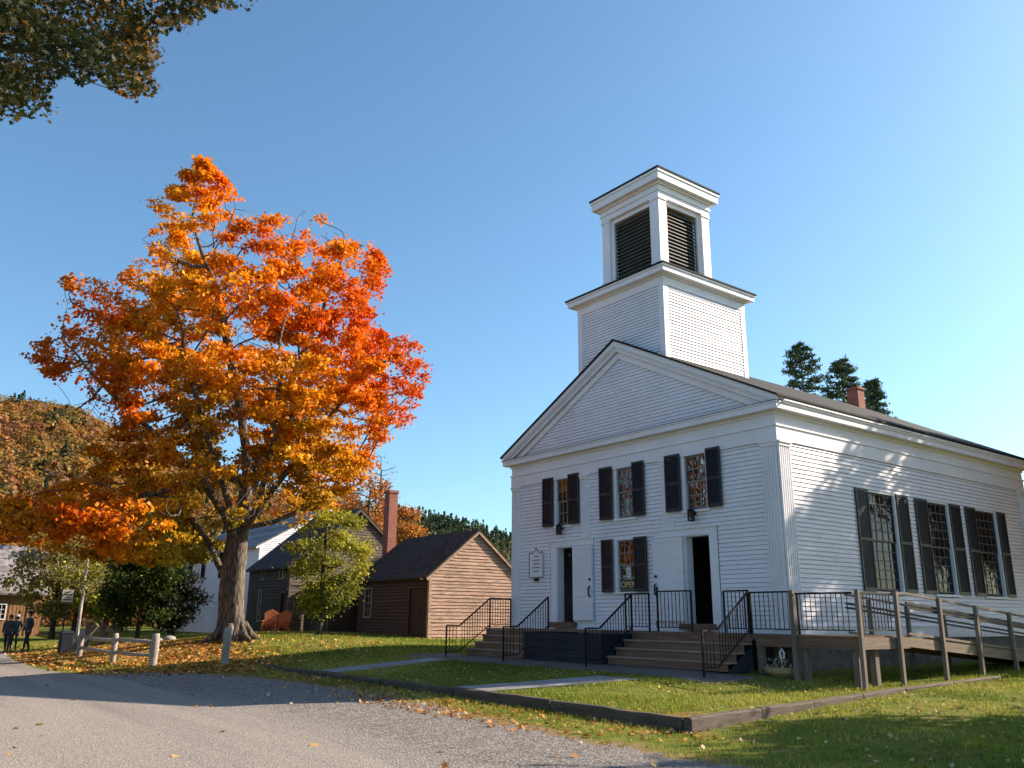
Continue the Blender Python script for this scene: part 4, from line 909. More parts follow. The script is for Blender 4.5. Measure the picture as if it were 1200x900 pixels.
p = atd(315, 742, 42); chair('garden_chair', 'orange slatted garden chair nearer the maple trunk', p[0], p[1], R(62)); c1 = p
p = atd(329, 741, 43); chair('garden_chair', 'orange slatted garden chair nearer the dark farmhouse door', p[0], p[1], R(48)); c2 = p
cm = (c1+c2)/2; zt = h1(cm[0], cm[1]); t = empty('side_table', (cm[0]+.2, cm[1]-.2, zt), label='low orange slatted table between the two garden chairs', cat='table')
mb = MB()
for i in range(4): mb.box(cm[0]-.05, cm[0]+.45, cm[1]-.42+i*.12, cm[1]-.32+i*.12, zt+.42, zt+.445)
mb.build('table_top', 'orange_paint', t)
for a in (.0, .4):
    for b in (-.38, .0): mb = MB(); mb.box(cm[0]+a-.02, cm[0]+a+.02, cm[1]+b-.02, cm[1]+b+.02, zt, zt+.42); mb.build('leg', 'orange_paint', t)
# ------------------------------------------------------------------ people
def person(label, x, y, face, jacket, hat=None, stride=.0, hgt=1.72, arms=0.):
    s = hgt/1.72; z = h1(x, y)
    J = {'pel':((0,0,.93),.17), 'wst':((0,0,1.08),.155), 'chs':((0,0,1.30),.185), 'nkb':((0,0,1.45),.07), 'nk':((0,-.01,1.50),.055), 'hd1':((0,-.02,1.57),.075), 'hd2':((0,-.015,1.65),.085),
         'hd3':((0,-.01,1.705),.06)}
    E = [('pel','wst'),('wst','chs'),('chs','nkb'),('nkb','nk'),('nk','hd1'),('hd1','hd2'),('hd2','hd3')]
    for sd in (-1, 1):
        k = str(sd); st = stride*sd
        J.update({'hp'+k:((sd*.10,0,.88),.11), 'kn'+k:((sd*.105,-.02-st*.6,.48),.078), 'an'+k:((sd*.11,-st+(.06 if st < 0 else 0),.08),.045), 'to'+k:((sd*.12,-st-.15,.035),.035),
                  'sh'+k:((sd*.185,0,1.40),.085), 'el'+k:((sd*.27,.03+arms*.1,1.12),.064), 'wr'+k:((sd*.22,-.08-arms*.15,.90+arms*.12),.034), 'ha'+k:((sd*.215,-.11-arms*.18,.82+arms*.12),.036)})
        E += [('pel','hp'+k),('hp'+k,'kn'+k),('kn'+k,'an'+k),('an'+k,'to'+k),('chs','sh'+k),('sh'+k,'el'+k),('el'+k,'wr'+k),('wr'+k,'ha'+k)]
    names = list(J); me = bpy.data.meshes.new('person'); me.from_pydata([tuple(c*s for c in J[n][0]) for n in names], [(names.index(a), names.index(b)) for a, b in E], [])
    o = bpy.data.objects.new('person_tmp', me); COL.objects.link(o)
    sk = o.modifiers.new('s', 'SKIN'); 
    for n, sv in zip(names, me.skin_vertices[0].data if me.skin_vertices else []): sv.radius = (J[n][1]*s, J[n][1]*s*.8)
    if me.skin_vertices: me.skin_vertices[0].data[0].use_root = True
    sb = o.modifiers.new('u', 'SUBSURF'); sb.levels = 1; sb.render_levels = 1
    dg = bpy.context.evaluated_depsgraph_get(); m2 = bpy.data.meshes.new_from_object(o.evaluated_get(dg)); bpy.data.objects.remove(o)
    for mm in ('skin', jacket, 'trousers', 'black_metal'): m2.materials.append(M[mm])
    for pg in m2.polygons:
        c = pg.center/s; pg.use_smooth = True
        pg.material_index = 3 if c.z < .09 else 2 if c.z < .92 and abs(c.x) < .19 else 0 if (c.z > 1.47 or (abs(c.x) > .17 and c.z < .90+arms*.12)) else 1
    r = bpy.data.objects.new('person', m2); COL.objects.link(r); r.location = (x, y, z-.01); r.rotation_euler[2] = face
    tag(r, label, 'person', 'visitors on the road by the barn')
    mb = MB()
    if hat: mb.lathe([(.10,0),(.10,.05),(.085,.10),(.03,.12)], (0,0,1.655*s), 10); mb.box(-.07,.07,-.17,-.06,1.66*s,1.675*s); mb.build('cap', hat, r, world=False)
    mb = MB(); mb.lathe([(.075,-.14),(.095,-.06),(.10,.0),(.085,.05),(.03,.075)], (0,.018,1.675*s-.01), 10); mb.build('hair', 'hair', r, world=False)
    return r
for (pxx, pyy, D, l, f, j, hat, st, hh, ar) in ((6,768,47,'person in a dark jacket at the left picture edge, walking this way',R(60),'jacket_dark',None,.12,1.70,.3),
        (14,765,48.5,'person with a pale cap and teal jacket beside the dark-jacketed walker',R(75),'jacket_teal','cap_white',.02,1.66,.8),
        (29,766,47.5,'taller person all in black with a dark cap, standing with legs apart',R(20),'jacket_dark','black_metal',.16,1.80,.1)):
    p = atd(pxx, pyy, D); person(l, p[0], p[1], f, j, hat, st, hh, ar)
# ------------------------------------------------------------------ trees
def in_poly(px, py, poly):
    x, y = np.asarray(px, float), np.asarray(py, float); c = np.zeros(x.shape, bool); n = len(poly)
    for i in range(n):
        x1, y1 = poly[i]; x2, y2 = poly[(i+1) % n]
        if y1 == y2: continue
        k = ((y1 > y) != (y2 > y)) & (x < (x2-x1)*(y-y1)/(y2-y1)+x1); c ^= k
    return c
def colonize(att, seeds, step=.45, di=4., dk=1.0, iters=90, grav=0.):
    """seeds: list of polylines; returns nodes, parent"""
    nodes, par = [], []
    for pl in seeds:
        prev = -1
        if nodes:                       # attach to the nearest existing node
            d = np.linalg.norm(np.array(nodes)-pl[0], axis=1); prev = int(d.argmin())
        else: nodes.append(pl[0]); par.append(-1); prev = 0
        for a, b in zip(pl, pl[1:]):
            a, b = np.array(a), np.array(b); n = max(1, int(np.linalg.norm(b-a)/step))
            for i in range(1, n+1):
                nodes.append(a+(b-a)*i/n); par.append(prev); prev = len(nodes)-1
    nodes = [np.array(p, float) for p in nodes]; A = np.array(att); P = np.array(nodes)
    D = np.full(len(A), 1e9); I = np.zeros(len(A), int)
    for s in range(0, len(P), 200):
        d = np.linalg.norm(A[:, None]-P[None, s:s+200], axis=2); j = d.argmin(1); m = d[np.arange(len(A)), j]; k = m < D; D[k] = m[k]; I[k] = j[k]+s
    alive = D > dk
    for it in range(iters):
        act = alive & (D < di*(1 if it < 40 else 2))
        if not act.any(): break
        idx = I[act]; v = A[act]-P[idx]; v /= np.linalg.norm(v, axis=1)[:, None]
        u, inv = np.unique(idx, return_inverse=True); S = np.zeros((len(u), 3)); np.add.at(S, inv, v)
        S[:, 2] += grav; L = np.linalg.norm(S, axis=1); ok = L > .15; u, S = u[ok], S[ok]/L[ok, None]
        if not len(u): break
        new = P[u] + S*step + RNG.normal(0, step*.08, (len(u), 3))
        b = len(P); P = np.concatenate([P, new]); par += u.tolist()
        d = np.linalg.norm(A[:, None]-new[None], axis=2); j = d.argmin(1); m = d[np.arange(len(A)), j]; k = m < D; D[k] = m[k]; I[k] = j[k]+b
        alive &= D > dk
        if len(P) > 16000: break
    return P, np.array(par)
def branch_mesh(mb, P, par, r_tip, r_base, power=2.2, flare=0.):
    n = len(P); w = np.zeros(n); kids = np.zeros(n, int)
    for i in range(n-1, 0, -1):
        if par[i] >= 0: kids[par[i]] += 1
    order = range(n-1, 0, -1)
    # depth order: children always come after parents
    w[:] = 0
    for i in order:
        if kids[i] == 0: w[i] = 1
        if par[i] >= 0: w[par[i]] += w[i]
    w[0] = max(w[0], 1); rad = r_tip + (r_base-r_tip)*((w-1)/max(1, w[0]-1))**(1/power)
    up = Vector((0,0,1))
    for i in range(1, n):
        p = par[i]
        if p < 0: continue
        a, b = P[p], P[i]; ra = min(rad[p], rad[i]*1.25); rb = rad[i]
        if flare and a[2]-P[0][2] < 1.3: ra *= 1+flare*max(0, 1.3-(a[2]-P[0][2]))**2
        if flare and b[2]-P[0][2] < 1.3: rb *= 1+flare*max(0, 1.3-(b[2]-P[0][2]))**2
        d = b-a; L = np.linalg.norm(d)
        if L < 1e-5: continue
        k = 14 if rb > .2 else 7 if rb > .06 else 4 if rb > .02 else 3
        d = d/L; u = np.cross(d, (1,.3,.1)); u /= np.linalg.norm(u); v = np.cross(d, u)
        an = np.arange(k)*2*math.pi/k; ring = np.cos(an)[:, None]*u + np.sin(an)[:, None]*v
        if rb > .2: 
            lob = 1+.10*np.sin(3*an+1)+.06*np.sin(7*an+2); ring = ring*lob[:, None]
        base = len(mb.v); mb.v += (a-d*ra*.15+ring*ra).tolist() + (b+d*rb*.15+ring*rb).tolist()
        for q in range(k): mb.f.append((base+q, base+(q+1)%k, base+k+(q+1)%k, base+k+q)); mb.mi.append(0)
    return rad, kids
def rand_dirs(n, bias=(0,0,0)):
    v = RNG.normal(size=(n, 3)) + np.array(bias); return v/np.linalg.norm(v, axis=1)[:, None]
KITE = np.array([(0,-.55),(.42,-.05),(0,.6),(-.42,-.05)])
MAPLE = np.array([(0,-.5),(.16,-.22),(.5,-.28),(.34,.02),(.52,.22),(.2,.2),(0,.6),(-.2,.2),(-.52,.22),(-.34,.02),(-.5,-.28),(-.16,-.22)])
def leaf_verts(C, size, shape=KITE, bias=(0,0,.7), nrm=None):
    n = len(C); Nn = rand_dirs(n, bias)
    if nrm is not None: Nn = nrm + Nn*.35; Nn /= np.linalg.norm(Nn, axis=1)[:, None]
    t = rand_dirs(n); U = np.cross(Nn, t); U /= np.linalg.norm(U, axis=1)[:, None]; W = np.cross(Nn, U)
    s = np.asarray(size).reshape(-1, 1, 1)*np.ones((n, 1, 1))
    V = C[:, None] + s*(shape[None, :, 0, None]*U[:, None] + shape[None, :, 1, None]*W[:, None]) + s*.25*np.abs(shape[None, :, 0, None])*Nn[:, None]
    return V.reshape(-1, 3)
def smooth_noise(P, scale, seed):
    rs = np.random.default_rng(seed); K = rs.normal(size=(10, 3))/scale; ph = rs.uniform(0, 6.28, 10)
    return (np.sin(P @ K.T + ph)).sum(1)/10*1.8
def tips_of(P, par, kids, rad, thr): return np.where((rad < thr))[0]
def palette(vals, stops):
    pos = np.array([s[0] for s in stops]); c = np.array([s[1] for s in stops]); return np.stack([np.interp(vals, pos, c[:, k]) for k in range(3)], -1)
# the big sugar maple
T0 = np.array([-20.1, -6.3]); TZ0 = h1(*T0); DT = float(np.hypot(*(T0-CAM[:2]))); hv = (T0-CAM[:2])/DT
def tp(x, y, off=0.): d = ray(x, y); t = (DT+off)/(d[0]*hv[0]+d[1]*hv[1]); return CAM + d*t
MPOLY = [(236,180),(262,205),(285,228),(322,252),(345,238),(395,262),(440,285),(462,318),(455,345),(440,372),(458,398),(482,388),(510,422),(512,438),(495,462),(498,478),(480,500),(455,520),(450,545),(425,565),(400,590),(385,612),(350,625),(320,640),
 (298,628),(290,655),(270,668),(235,660),(190,668),(150,658),(130,688),(100,672),(60,645),(20,635),(-50,640),(-60,585),(0,575),(40,580),(85,560),(98,530),(92,500),(68,482),(75,460),(55,447),(25,425),(20,402),(60,388),(92,350),(60,330),(90,318),(130,332),(150,310),(152,285),(180,265),(170,235),(205,215),(215,190)]
def row_extent(y):
    xs_ = np.arange(-70, 520, 3.); k = in_poly(xs_, np.full_like(xs_, y), MPOLY); return (xs_[k].min(), xs_[k].max()) if k.any() else (270, 271)
EXT = {y: row_extent(y) for y in range(180, 692, 4)}
att = []
while len(att) < 5600:
    x, y = random.uniform(-60, 515), random.uniform(180, 690)
    if not in_poly(np.array([x]), np.array([y]), MPOLY)[0]: continue
    if 236 < x < 300 and y > 628: 
        if random.random() < .6: continue
    a, b = EXT[int(180+4*((y-180)//4))]; c, h = (a+b)/2, max(8, (b-a)/2)
    q = math.sqrt(max(0, 1-((x-c)/h)**2)); Rz = .80*h*DT/F_PX*q; Rz = max(.4, min(Rz, 7.6))
    o = random.uniform(-1, 1); o = math.copysign(abs(o)**.6, o)*Rz
    p = tp(x, y, o)
    if p[2] < TZ0+2.6: continue
    rr = math.hypot(p[0]-T0[0], p[1]-T0[1])
    if rr < 1.8 + max(0, 6.5-p[2]) * .35: continue
    att.append(p)
for q in ((238,183),(233,190),(244,190),(252,204),(228,212),(248,222),(262,222),(236,186),(228,200),(246,196),(240,212),(256,214),(222,216),(270,232),(300,246),(345,246)): att += [tp(q[0]+random.uniform(-5,5), q[1]+random.uniform(0,6), random.uniform(-.5,.5)) for _ in range(9)]
att = np.array(att)
base = np.array([T0[0], T0[1], TZ0-.15])
seeds = [[base, tp(272,700), tp(275,665), tp(279,630)], [tp(279,630), tp(288,590,.3), tp(290,540,.6), tp(282,480,.4), tp(268,410), tp(255,340)],
         [tp(281,625), tp(300,600,-1), tp(330,560,-1.8), tp(365,520,-2.4), tp(400,470,-2.5)], [tp(288,590,.3), tp(315,520,1.8), tp(345,440,2.6), tp(375,370,2.8)],
         [tp(270,690), tp(256,662,.6), tp(247,640,1.0), tp(225,610,1.6), tp(190,585,2.2)], [tp(277,640), tp(262,600,-.6), tp(235,560,-1.6), tp(195,520,-2.4), tp(150,480,-3), tp(110,440,-3)],
         [tp(277,650), tp(268,590,-1.2), tp(240,500,-2.6), tp(215,410,-3.0)], [tp(256,560,.5), tp(215,480,2.4), tp(190,400,3.4)], [tp(281,620), tp(320,612,-.3), tp(370,590,.5), tp(405,560,1)],
         [tp(235,560,-1.6), tp(185,578,-2.4), tp(140,585,-2.8)], [tp(300,600,-1), tp(320,520,-4), tp(330,430,-5)]]
P, par = colonize(att, seeds, .36, 3.2, .62, 90)
tree = empty('maple_tree', tuple(base), label='huge sugar maple blazing orange and yellow on the lawn left of the church', cat='tree')
mb = MB(); rad, kids = branch_mesh(mb, P, par, .011, .47, 1.85, flare=.22)
for k in range(7):                                   # root flare
    a = k*.9+.3; d = np.array([math.cos(a), math.sin(a), 0]); mb.tube([base+d*.35+np.array((0,0,.75)), base+d*.72+np.array((0,0,.28)), base+d*1.15+np.array((0,0,.08))], [.17,.14,.05], 8)
mb.build('trunk', 'bark', tree, smooth=True)
tw = np.where(rad < .030)[0]; tw = tw[P[tw, 2] > TZ0+2.2]; tq = proj(P[tw])[1]
NL = 215000
wt = RNG.exponential(1, len(tw))*np.clip(.75+.5*smooth_noise(P[tw], 1.0, 31), .12, 1.5)*np.where(tq < 240, 2.6, 1.); ctr = P[RNG.choice(tw, NL, p=wt/wt.sum())]
cl = ctr + RNG.normal(0, 1, (NL, 3))*np.array([.20,.20,.10])
px_, py_, _ = proj(cl); keep = in_poly(px_, py_, MPOLY) | (RNG.random(NL) < .10); cl = cl[keep]; ctr = ctr[keep]; px_, py_ = px_[keep], py_[keep]
thin = smooth_noise(ctr, 1.1, 3); sparse = ((px_ < 175) & (py_ < 360)) | ((px_ > 455) & (py_ > 375)) | ((px_ < 130) & (py_ < 480)) | ((px_ < 235) & (py_ < 262))
thin2 = smooth_noise(ctr, .55, 9)
hole = in_poly(px_, py_, [(281,650),(288,600),(300,560),(330,572),(345,600),(352,622),(318,650)]) | in_poly(px_, py_, [(258,668),(270,640),(285,640),(300,700),(262,700)])
apex = (py_ < 236) & (px_ < 300)
keep = ((thin > -.24) | apex) & (~hole | (RNG.random(len(cl)) < .10)) & (~sparse | apex | (RNG.random(len(cl)) < .34)); cl, ctr, px_, py_ = cl[keep], ctr[keep], px_[keep], py_[keep]
rr = np.hypot(cl[:, 0]-T0[0], cl[:, 1]-T0[1]); zr = (cl[:, 2]-TZ0)/19
hue = .45 + .28*(px_-260)/240*np.clip((640-py_)/200, .3, 1) + .20*smooth_noise(ctr, 1.3, 5) + .12*smooth_noise(ctr, .4, 15) + .07*RNG.normal(size=len(cl))
hue -= .50*np.clip((py_-540)/110, 0, 1)*np.exp(-((px_-255)/95)**2) + .10*np.exp(-((px_-330)/70)**2-((py_-470)/90)**2)
hue += .26*np.clip((200-px_)/150, 0, 1)*np.clip((py_-430)/120, 0, 1)*(1-np.clip((py_-640)/40, 0, 1)*.3)
hue += .42*np.clip((215-px_)/130, 0, 1)*(py_ < 500)  # leaves turn red-brown to the left: the crown's shade side painted in
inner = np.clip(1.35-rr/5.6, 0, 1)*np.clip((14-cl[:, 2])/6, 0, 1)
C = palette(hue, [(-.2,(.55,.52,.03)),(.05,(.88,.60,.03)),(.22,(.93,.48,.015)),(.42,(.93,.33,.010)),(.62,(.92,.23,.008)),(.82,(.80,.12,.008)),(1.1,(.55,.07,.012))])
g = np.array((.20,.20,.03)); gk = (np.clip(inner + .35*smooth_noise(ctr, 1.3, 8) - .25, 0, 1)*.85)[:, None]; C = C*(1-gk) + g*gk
C *= RNG.uniform(.68, 1.06, (len(C), 1))*(1-.25*np.clip((230-px_)/200, 0, 1))[:, None]  # left leaves also darkened, shade put into the leaf colour
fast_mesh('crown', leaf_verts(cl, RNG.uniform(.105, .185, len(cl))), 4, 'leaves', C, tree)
print('maple', len(P), len(cl))
# generic trees
def broadleaf(name, label, x, y, hgt, rxy, zlow, nleaf, size, stops, seed, group=None, trunk_r=.18, bark='bark_dark', natt=500, lean=(0,0), poly=None, depth=None, bias=(0,0,.6), sig=.32, z=None, cat='tree', tw_thr=.028, step=.5, flat=1., clumpy=-.45):
    global RNG
    keepR = RNG; RNG = np.random.default_rng(seed); random.seed(seed)
    z = h1(x, y) if z is None else z; b = np.array([x, y, z-.1]); c = np.array([x+lean[0], y+lean[1], z+(hgt+zlow)/2]); e = np.array([rxy, rxy*flat, (hgt-zlow)/2])
    att = []
    while len(att) < natt:
        v = RNG.normal(size=3); v *= RNG.random()**.4/np.linalg.norm(v); p = c+v*e
        if poly is not None:
            a, q, w = proj(p)
            if w < .5: pass
            elif not in_poly(np.array([a]), np.array([q]), poly)[0] and -10 < a < 1210 and -10 < q < 910: continue
        att.append(p)
    top = c + np.array([0,0,e[2]*.45])
    P, par = colonize(np.array(att), [[b, b+(c-b)*np.array([.2,.2,.5]), c-np.array([0,0,e[2]*.3]), top]], step, 6, step*1.9, 60)
    r = empty(name, tuple(b), label=label, cat=cat, group=group)
    mb = MB(); rad, kids = branch_mesh(mb, P, par, .012, trunk_r, 2.0, flare=.25); mb.build('trunk', bark, r, smooth=True)
    tw = np.where(rad < max(tw_thr, np.quantile(rad, .55)))[0]; tw = tw[P[tw, 2] > z+zlow*.8]
    ctr = P[RNG.choice(tw, nleaf)]; cl = ctr + RNG.normal(0, 1, (nleaf, 3))*np.array([sig, sig, sig*.7])
    k = smooth_noise(ctr, rxy*.28, seed) > clumpy; cl, ctr = cl[k], ctr[k]
    if poly is not None:
        a, q, w = proj(cl); k = in_poly(a, q, poly) | (a < -5) | (a > 1205) | (q < -5) | (w < .5); cl, ctr = cl[k], ctr[k]
    hue = .5+.25*smooth_noise(ctr, rxy*.35, seed+1)+.12*RNG.normal(size=len(cl)) + .12*(cl[:, 2]-c[2])/e[2]
    C = palette(hue, stops)*RNG.uniform(.75, 1.15, (len(cl), 1))
    fast_mesh('crown', leaf_verts(cl, RNG.uniform(size*.75, size*1.25, len(cl)), bias=bias), 4, 'leaves', C, r); RNG = keepR
    return r
ORANGE = [(0,(.60,.40,.04)),(.35,(.80,.32,.02)),(.7,(.75,.17,.015)),(1,(.5,.08,.02))]
YG = [(0,(.08,.10,.02)),(.4,(.24,.25,.03)),(.75,(.46,.42,.04)),(1,(.6,.44,.05))]
GREEN = [(0,(.02,.035,.01)),(.5,(.045,.075,.015)),(1,(.11,.14,.02))]
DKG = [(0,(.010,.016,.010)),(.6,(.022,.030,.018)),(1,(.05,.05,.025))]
OLIVE = [(0,(.10,.09,.03)),(.4,(.22,.20,.05)),(.7,(.38,.28,.06)),(1,(.48,.22,.05))]
RUST = [(0,(.25,.14,.04)),(.5,(.45,.20,.04)),(1,(.50,.12,.02))]
BROWN = [(0,(.20,.15,.06)),(.5,(.33,.2,.09)),(1,(.42,.2,.1))]
p = atd(374, 745, 38); broadleaf('crabapple_tree', 'small yellow-green tree leaning over the dark farmhouse front', p[0], p[1], 5.6, 2.45, .7, 16000, .12, YG, 21, trunk_r=.11, natt=560, sig=.22, step=.32, clumpy=-.02, flat=.8)
p = atd(160, 752, 46); broadleaf('lilac_bush', 'tall glossy green shrub with sunlit right side, left of the white house', p[0], p[1], 5.0, 1.95, .3, 14000, .14, GREEN, 22, 'shrubs left of the white house', .10, natt=480, sig=.25, cat='shrub', step=.35)
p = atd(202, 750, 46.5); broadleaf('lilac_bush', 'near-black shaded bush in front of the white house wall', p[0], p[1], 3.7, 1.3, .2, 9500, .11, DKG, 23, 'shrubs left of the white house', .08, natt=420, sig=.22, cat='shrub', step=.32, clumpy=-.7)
p = atd(90, 748, 52); broadleaf('birch_tree', 'slender white-stemmed birch with few leaves beside the road sign', p[0], p[1], 6.2, 2.3, 2.2, 2600, .12, OLIVE, 24, None, .085, 'birch_bark', natt=260, step=.4)
for i, (a, D, hg, r_, st, l, nl) in enumerate(((60,62,7.2,3.2,OLIVE,'olive and gold tree touching the barn gable',9000),(122,60,5.2,2.6,YG,'low yellow-green tree between the birch and the green shrub',8000),(85,72,9.5,3.8,RUST,'rust coloured tree behind the birch',9000),
        (140,75,11,4.0,OLIVE,'tall olive tree behind the maple crown, left of the white house',9000),(25,85,10.5,4.2,BROWN,'brownish tree rising behind the barn roof',8000),(185,80,9.5,3.6,OLIVE,'olive tree behind the near-black bush',7000),(-25,80,11,4.5,RUST,'rust coloured tree beyond the far end of the barn',7000))):
    p = atd(a, 748, D); broadleaf('autumn_tree', l, p[0], p[1], hg, r_, 1.2, nl, .22, st, 40+i, 'autumn trees behind the fence and barn', .16, natt=330, sig=.35)
for i, (a, D, hg, r_, st, l, nl) in enumerate(((425,88,15.5,3.4,RUST,'orange tree rising behind the dark farmhouse roof',7000),(470,84,11.6,2.0,RUST,'narrow orange tree right behind the brick chimney',4500),(400,95,15,4.0,BROWN,'brown half-bare tree behind the dark farmhouse gable',4000),(350,92,17,4.0,ORANGE,'orange tree behind the white house roof',6000))):
    p = atd(a, 735, D); broadleaf('autumn_tree', l, p[0], p[1], hg, r_, 5, nl, .26, st, 60+i, 'autumn trees behind the old houses', .2, natt=330, sig=.4, step=.6)
p = atd(438, 735, 92); broadleaf('bare_tree', 'leafless grey tree just left of the tall brick chimney', p[0], p[1], 19.0, 2.6, 9, 120, .18, BROWN, 70, None, .16, 'bark', natt=420, step=.5)
# spruce tops behind the church roof
def conifer(label, x, y, z, hgt, rb, seed, nl=9000, group=None, zlow=.25):
    rs = np.random.default_rng(seed); r = empty('pine_tree', (x, y, z), label=label, cat='tree', group=group)
    mb = MB(); mb.tube([(x,y,z),(x,y,z+hgt*.6),(x,y,z+hgt)], [.28,.14,.02], 8); V = []; C = []
    nb = 95; per = nl//nb
    for i in range(nb):
        t = zlow+(1-zlow)*(i/nb)**.8; zz = z+hgt*t; a = i*2.4+rs.uniform(-.4,.4); L = rb*(1-t)**.62*rs.uniform(.45,1.2)+.3; dr = rs.uniform(-.05,.35)
        d = np.array([math.cos(a), math.sin(a), dr]); o = np.array([x, y, zz]); mb.tube([o, o+d*L*.6, o+d*L], [.05,.03,.01], 4, caps=False)
        f = rs.random(per)**.4; q = o+d*L*f[:, None] + rs.normal(0, 1, (per, 3))*np.array([.22,.22,.12])*(.5+L*.12); V.append(q)
    V = np.concatenate(V); C = palette(rs.random(len(V)), [(0,(.03,.055,.03)),(.6,(.07,.11,.055)),(1,(.15,.17,.08))])
    mb.build('trunk', 'needles_bark', r, smooth=True)
    sh = np.array([(0,-.6),(.13,0),(0,.6),(-.13,0)]); fast_mesh('crown', leaf_verts(V, rs.uniform(.24,.42,len(V)), sh, bias=(0,0,.3)), 4, 'needles', C, r)
for i, (a, b, D, l, rb) in enumerate(((937,404,62,'tallest dark pine top behind the church roof',4.2),(985,424,60,'rounder dark pine top left of the church chimney',3.9),(1021,447,64,'sparse low pine top just right of the church chimney',3.0))):
    p = atd(a, b, D); conifer(l, p[0], p[1], .6, p[2]-.6, rb, 80+i, 5600, 'pines behind the church', .5)
# tree hanging into the top left corner
OPOLY = [(-400,-900),(-400,120),(0,140),(18,145),(38,143),(60,142),(66,128),(60,108),(62,92),(78,86),(92,98),(104,97),(118,88),(124,100),(140,112),(158,116),(186,106),(193,98),(178,90),(192,68),(186,48),(196,34),(214,40),(238,18),(255,8),(285,12),(302,6),(310,-20),(420,-900)]
NEAR = [(0,(.02,.03,.008)),(.36,(.04,.045,.012)),(.52,(.18,.10,.02)),(.7,(.55,.22,.03)),(1,(.62,.14,.03))]
def near_tree():
    global RNG
    b = np.array([2.2, -22.6, 0.]); rs = np.random.default_rng(5); c = np.array([2.6,-20.6,9.0]); e = np.array([5.2,5.6,4.2]); att = []
    while len(att) < 2300:
        v = rs.normal(size=3); v *= rs.random()**.45/np.linalg.norm(v); p = c+v*e; a, q, w = proj(p)
        if w > .5 and -20 < a < 1220 and q > -20 and not in_poly(np.array([a]), np.array([q]), OPOLY)[0]: continue
        att.append(p)
    for _ in range(900):                              # the visible sprays
        while True:
            a, q = rs.uniform(-60, 310), rs.uniform(-60, 146)
            if in_poly(np.array([a]), np.array([q]), OPOLY)[0]: break
        att.append(atd(a, q, rs.uniform(7.6, 10.5)))
    P, par = colonize(np.array(att), [[b, b+np.array((.1,.2,2)), b+np.array((.3,.6,4.5)), c]], .32, 3, .5, 80)
    r = empty('overhanging_maple', tuple(b), label='maple whose dark leafy branches hang into the top left corner', cat='tree')
    mb = MB(); rad, kids = branch_mesh(mb, P, par, .006, .30, 2.0, flare=.2); mb.build('trunk', 'bark_dark', r, smooth=True)
    tw = np.where(rad < .022)[0]; n = 58000; a, q, w = proj(P[tw]); wt = np.where((w > .5) & (a > -60) & (a < 420) & (q > -60), 6., 1.); ctr = P[rs.choice(tw, n, p=wt/wt.sum())]; cl = ctr + rs.normal(0, 1, (n, 3))*np.array([.17,.17,.16])
    a, q, w = proj(cl); jn = 9*smooth_noise(cl, .12, 2); k = in_poly(a+jn, q+jn*.7, OPOLY) | (w < .5) | (a < -15) | (q < -15); k &= smooth_noise(ctr, .38, 4) > -.18; cl, ctr = cl[k], ctr[k]
    hue = .27+.40*smooth_noise(ctr, .45, 6)+.1*rs.normal(size=len(cl)); C = palette(hue, NEAR)*rs.uniform(.7,1.1,(len(cl),1))
    fast_mesh('crown', leaf_verts(cl, rs.uniform(.035,.08,len(cl)), MAPLE, bias=(0,0,.5)), 12, 'leaves', C, r)
near_tree()
# trees beyond the right edge of the picture that shade the lawn and the church side
SH = [('tall maple beyond the right end of the church, shading its side wall', 3.6, 17.2, 13.9, 3.5, 3.0, 101), ('second maple further back beyond the church end', 5.8, 24.5, 15.0, 3.7, 3.0, 102), ('third maple furthest back beyond the church end', 5.4, 31.5, 14.0, 3.6, 3.0, 105),
      ('low broad maple right of the lawn, shading the grass', 11.9, 6.2, 10.6, 3.6, 1.6, 103), ('maple far right beside the low broad one', 17.5, 1.5, 12, 4.6, 2.2, 104), ('maple behind the low broad one right of the lawn', 14.6, 13.2, 13, 3.6, 3, 107)]
for l, x, y, hg, r_, zl, sd in SH: broadleaf('shade_maple', l, x, y, hg, r_, zl, 20000 if sd in (101,102,105) else 11000, .26, ORANGE if sd % 2 else YG, sd, 'maples right of the church', .28, natt=620, sig=.40, step=.55, clumpy=-.38 if sd in (101,102,105) else -.32, poly=[(5000,5000),(5001,5000),(5001,5001)])
# trees across the road, seen only in the window panes
for i, (l, x, y, hg, r_) in enumerate((('orange maple across the road behind the viewer', -6, -33, 15, 6.5), ('second orange maple across the road', -17, -32, 15, 6.5), ('third orange maple across the road', -29, -31, 15, 6.5), ('fourth orange maple across the road', -42, -30, 16, 6.5))):
    broadleaf('roadside_maple', l, x, y, hg, r_, 1.0, 8000, .5, RUST, 120+i, 'maples across the road', .3, natt=300, sig=.5, step=.8)
# ------------------------------------------------------------------ hills and forest
HP = [(-420,400),(-200,440),(-60,462),(0,470),(40,474),(69,484),(110,506),(150,522),(200,545),(260,566),(330,582),(400,594),(430,600),(480,604),(520,612),(560,620),(600,632),(680,645),(800,660),(1000,680),(1300,690)]
def az(px): d = ray(px, 720); a = math.atan2(d[1], d[0]); return a + 2*math.pi if a < -1 else a
HAZ = np.array([az(a) for a, _ in HP]); HH = np.array([atd(a, b, 400)[2] for a, b in HP]) - 11.0
def hill_z(x, y):
    a = np.arctan2(y-CAM[1], x-CAM[0]); a = np.where(a < -1, a+2*math.pi, a); r = np.hypot(x-CAM[0], y-CAM[1])
    hh = np.interp(a, HAZ[::-1], HH[::-1]); return hh*sst(130, 400, r)*(1-.35*sst(420, 620, r)) - 1.5*(1-sst(120, 150, r))
aa = np.linspace(HAZ.min(), HAZ.max(), 150); rr_ = np.linspace(125, 640, 60)
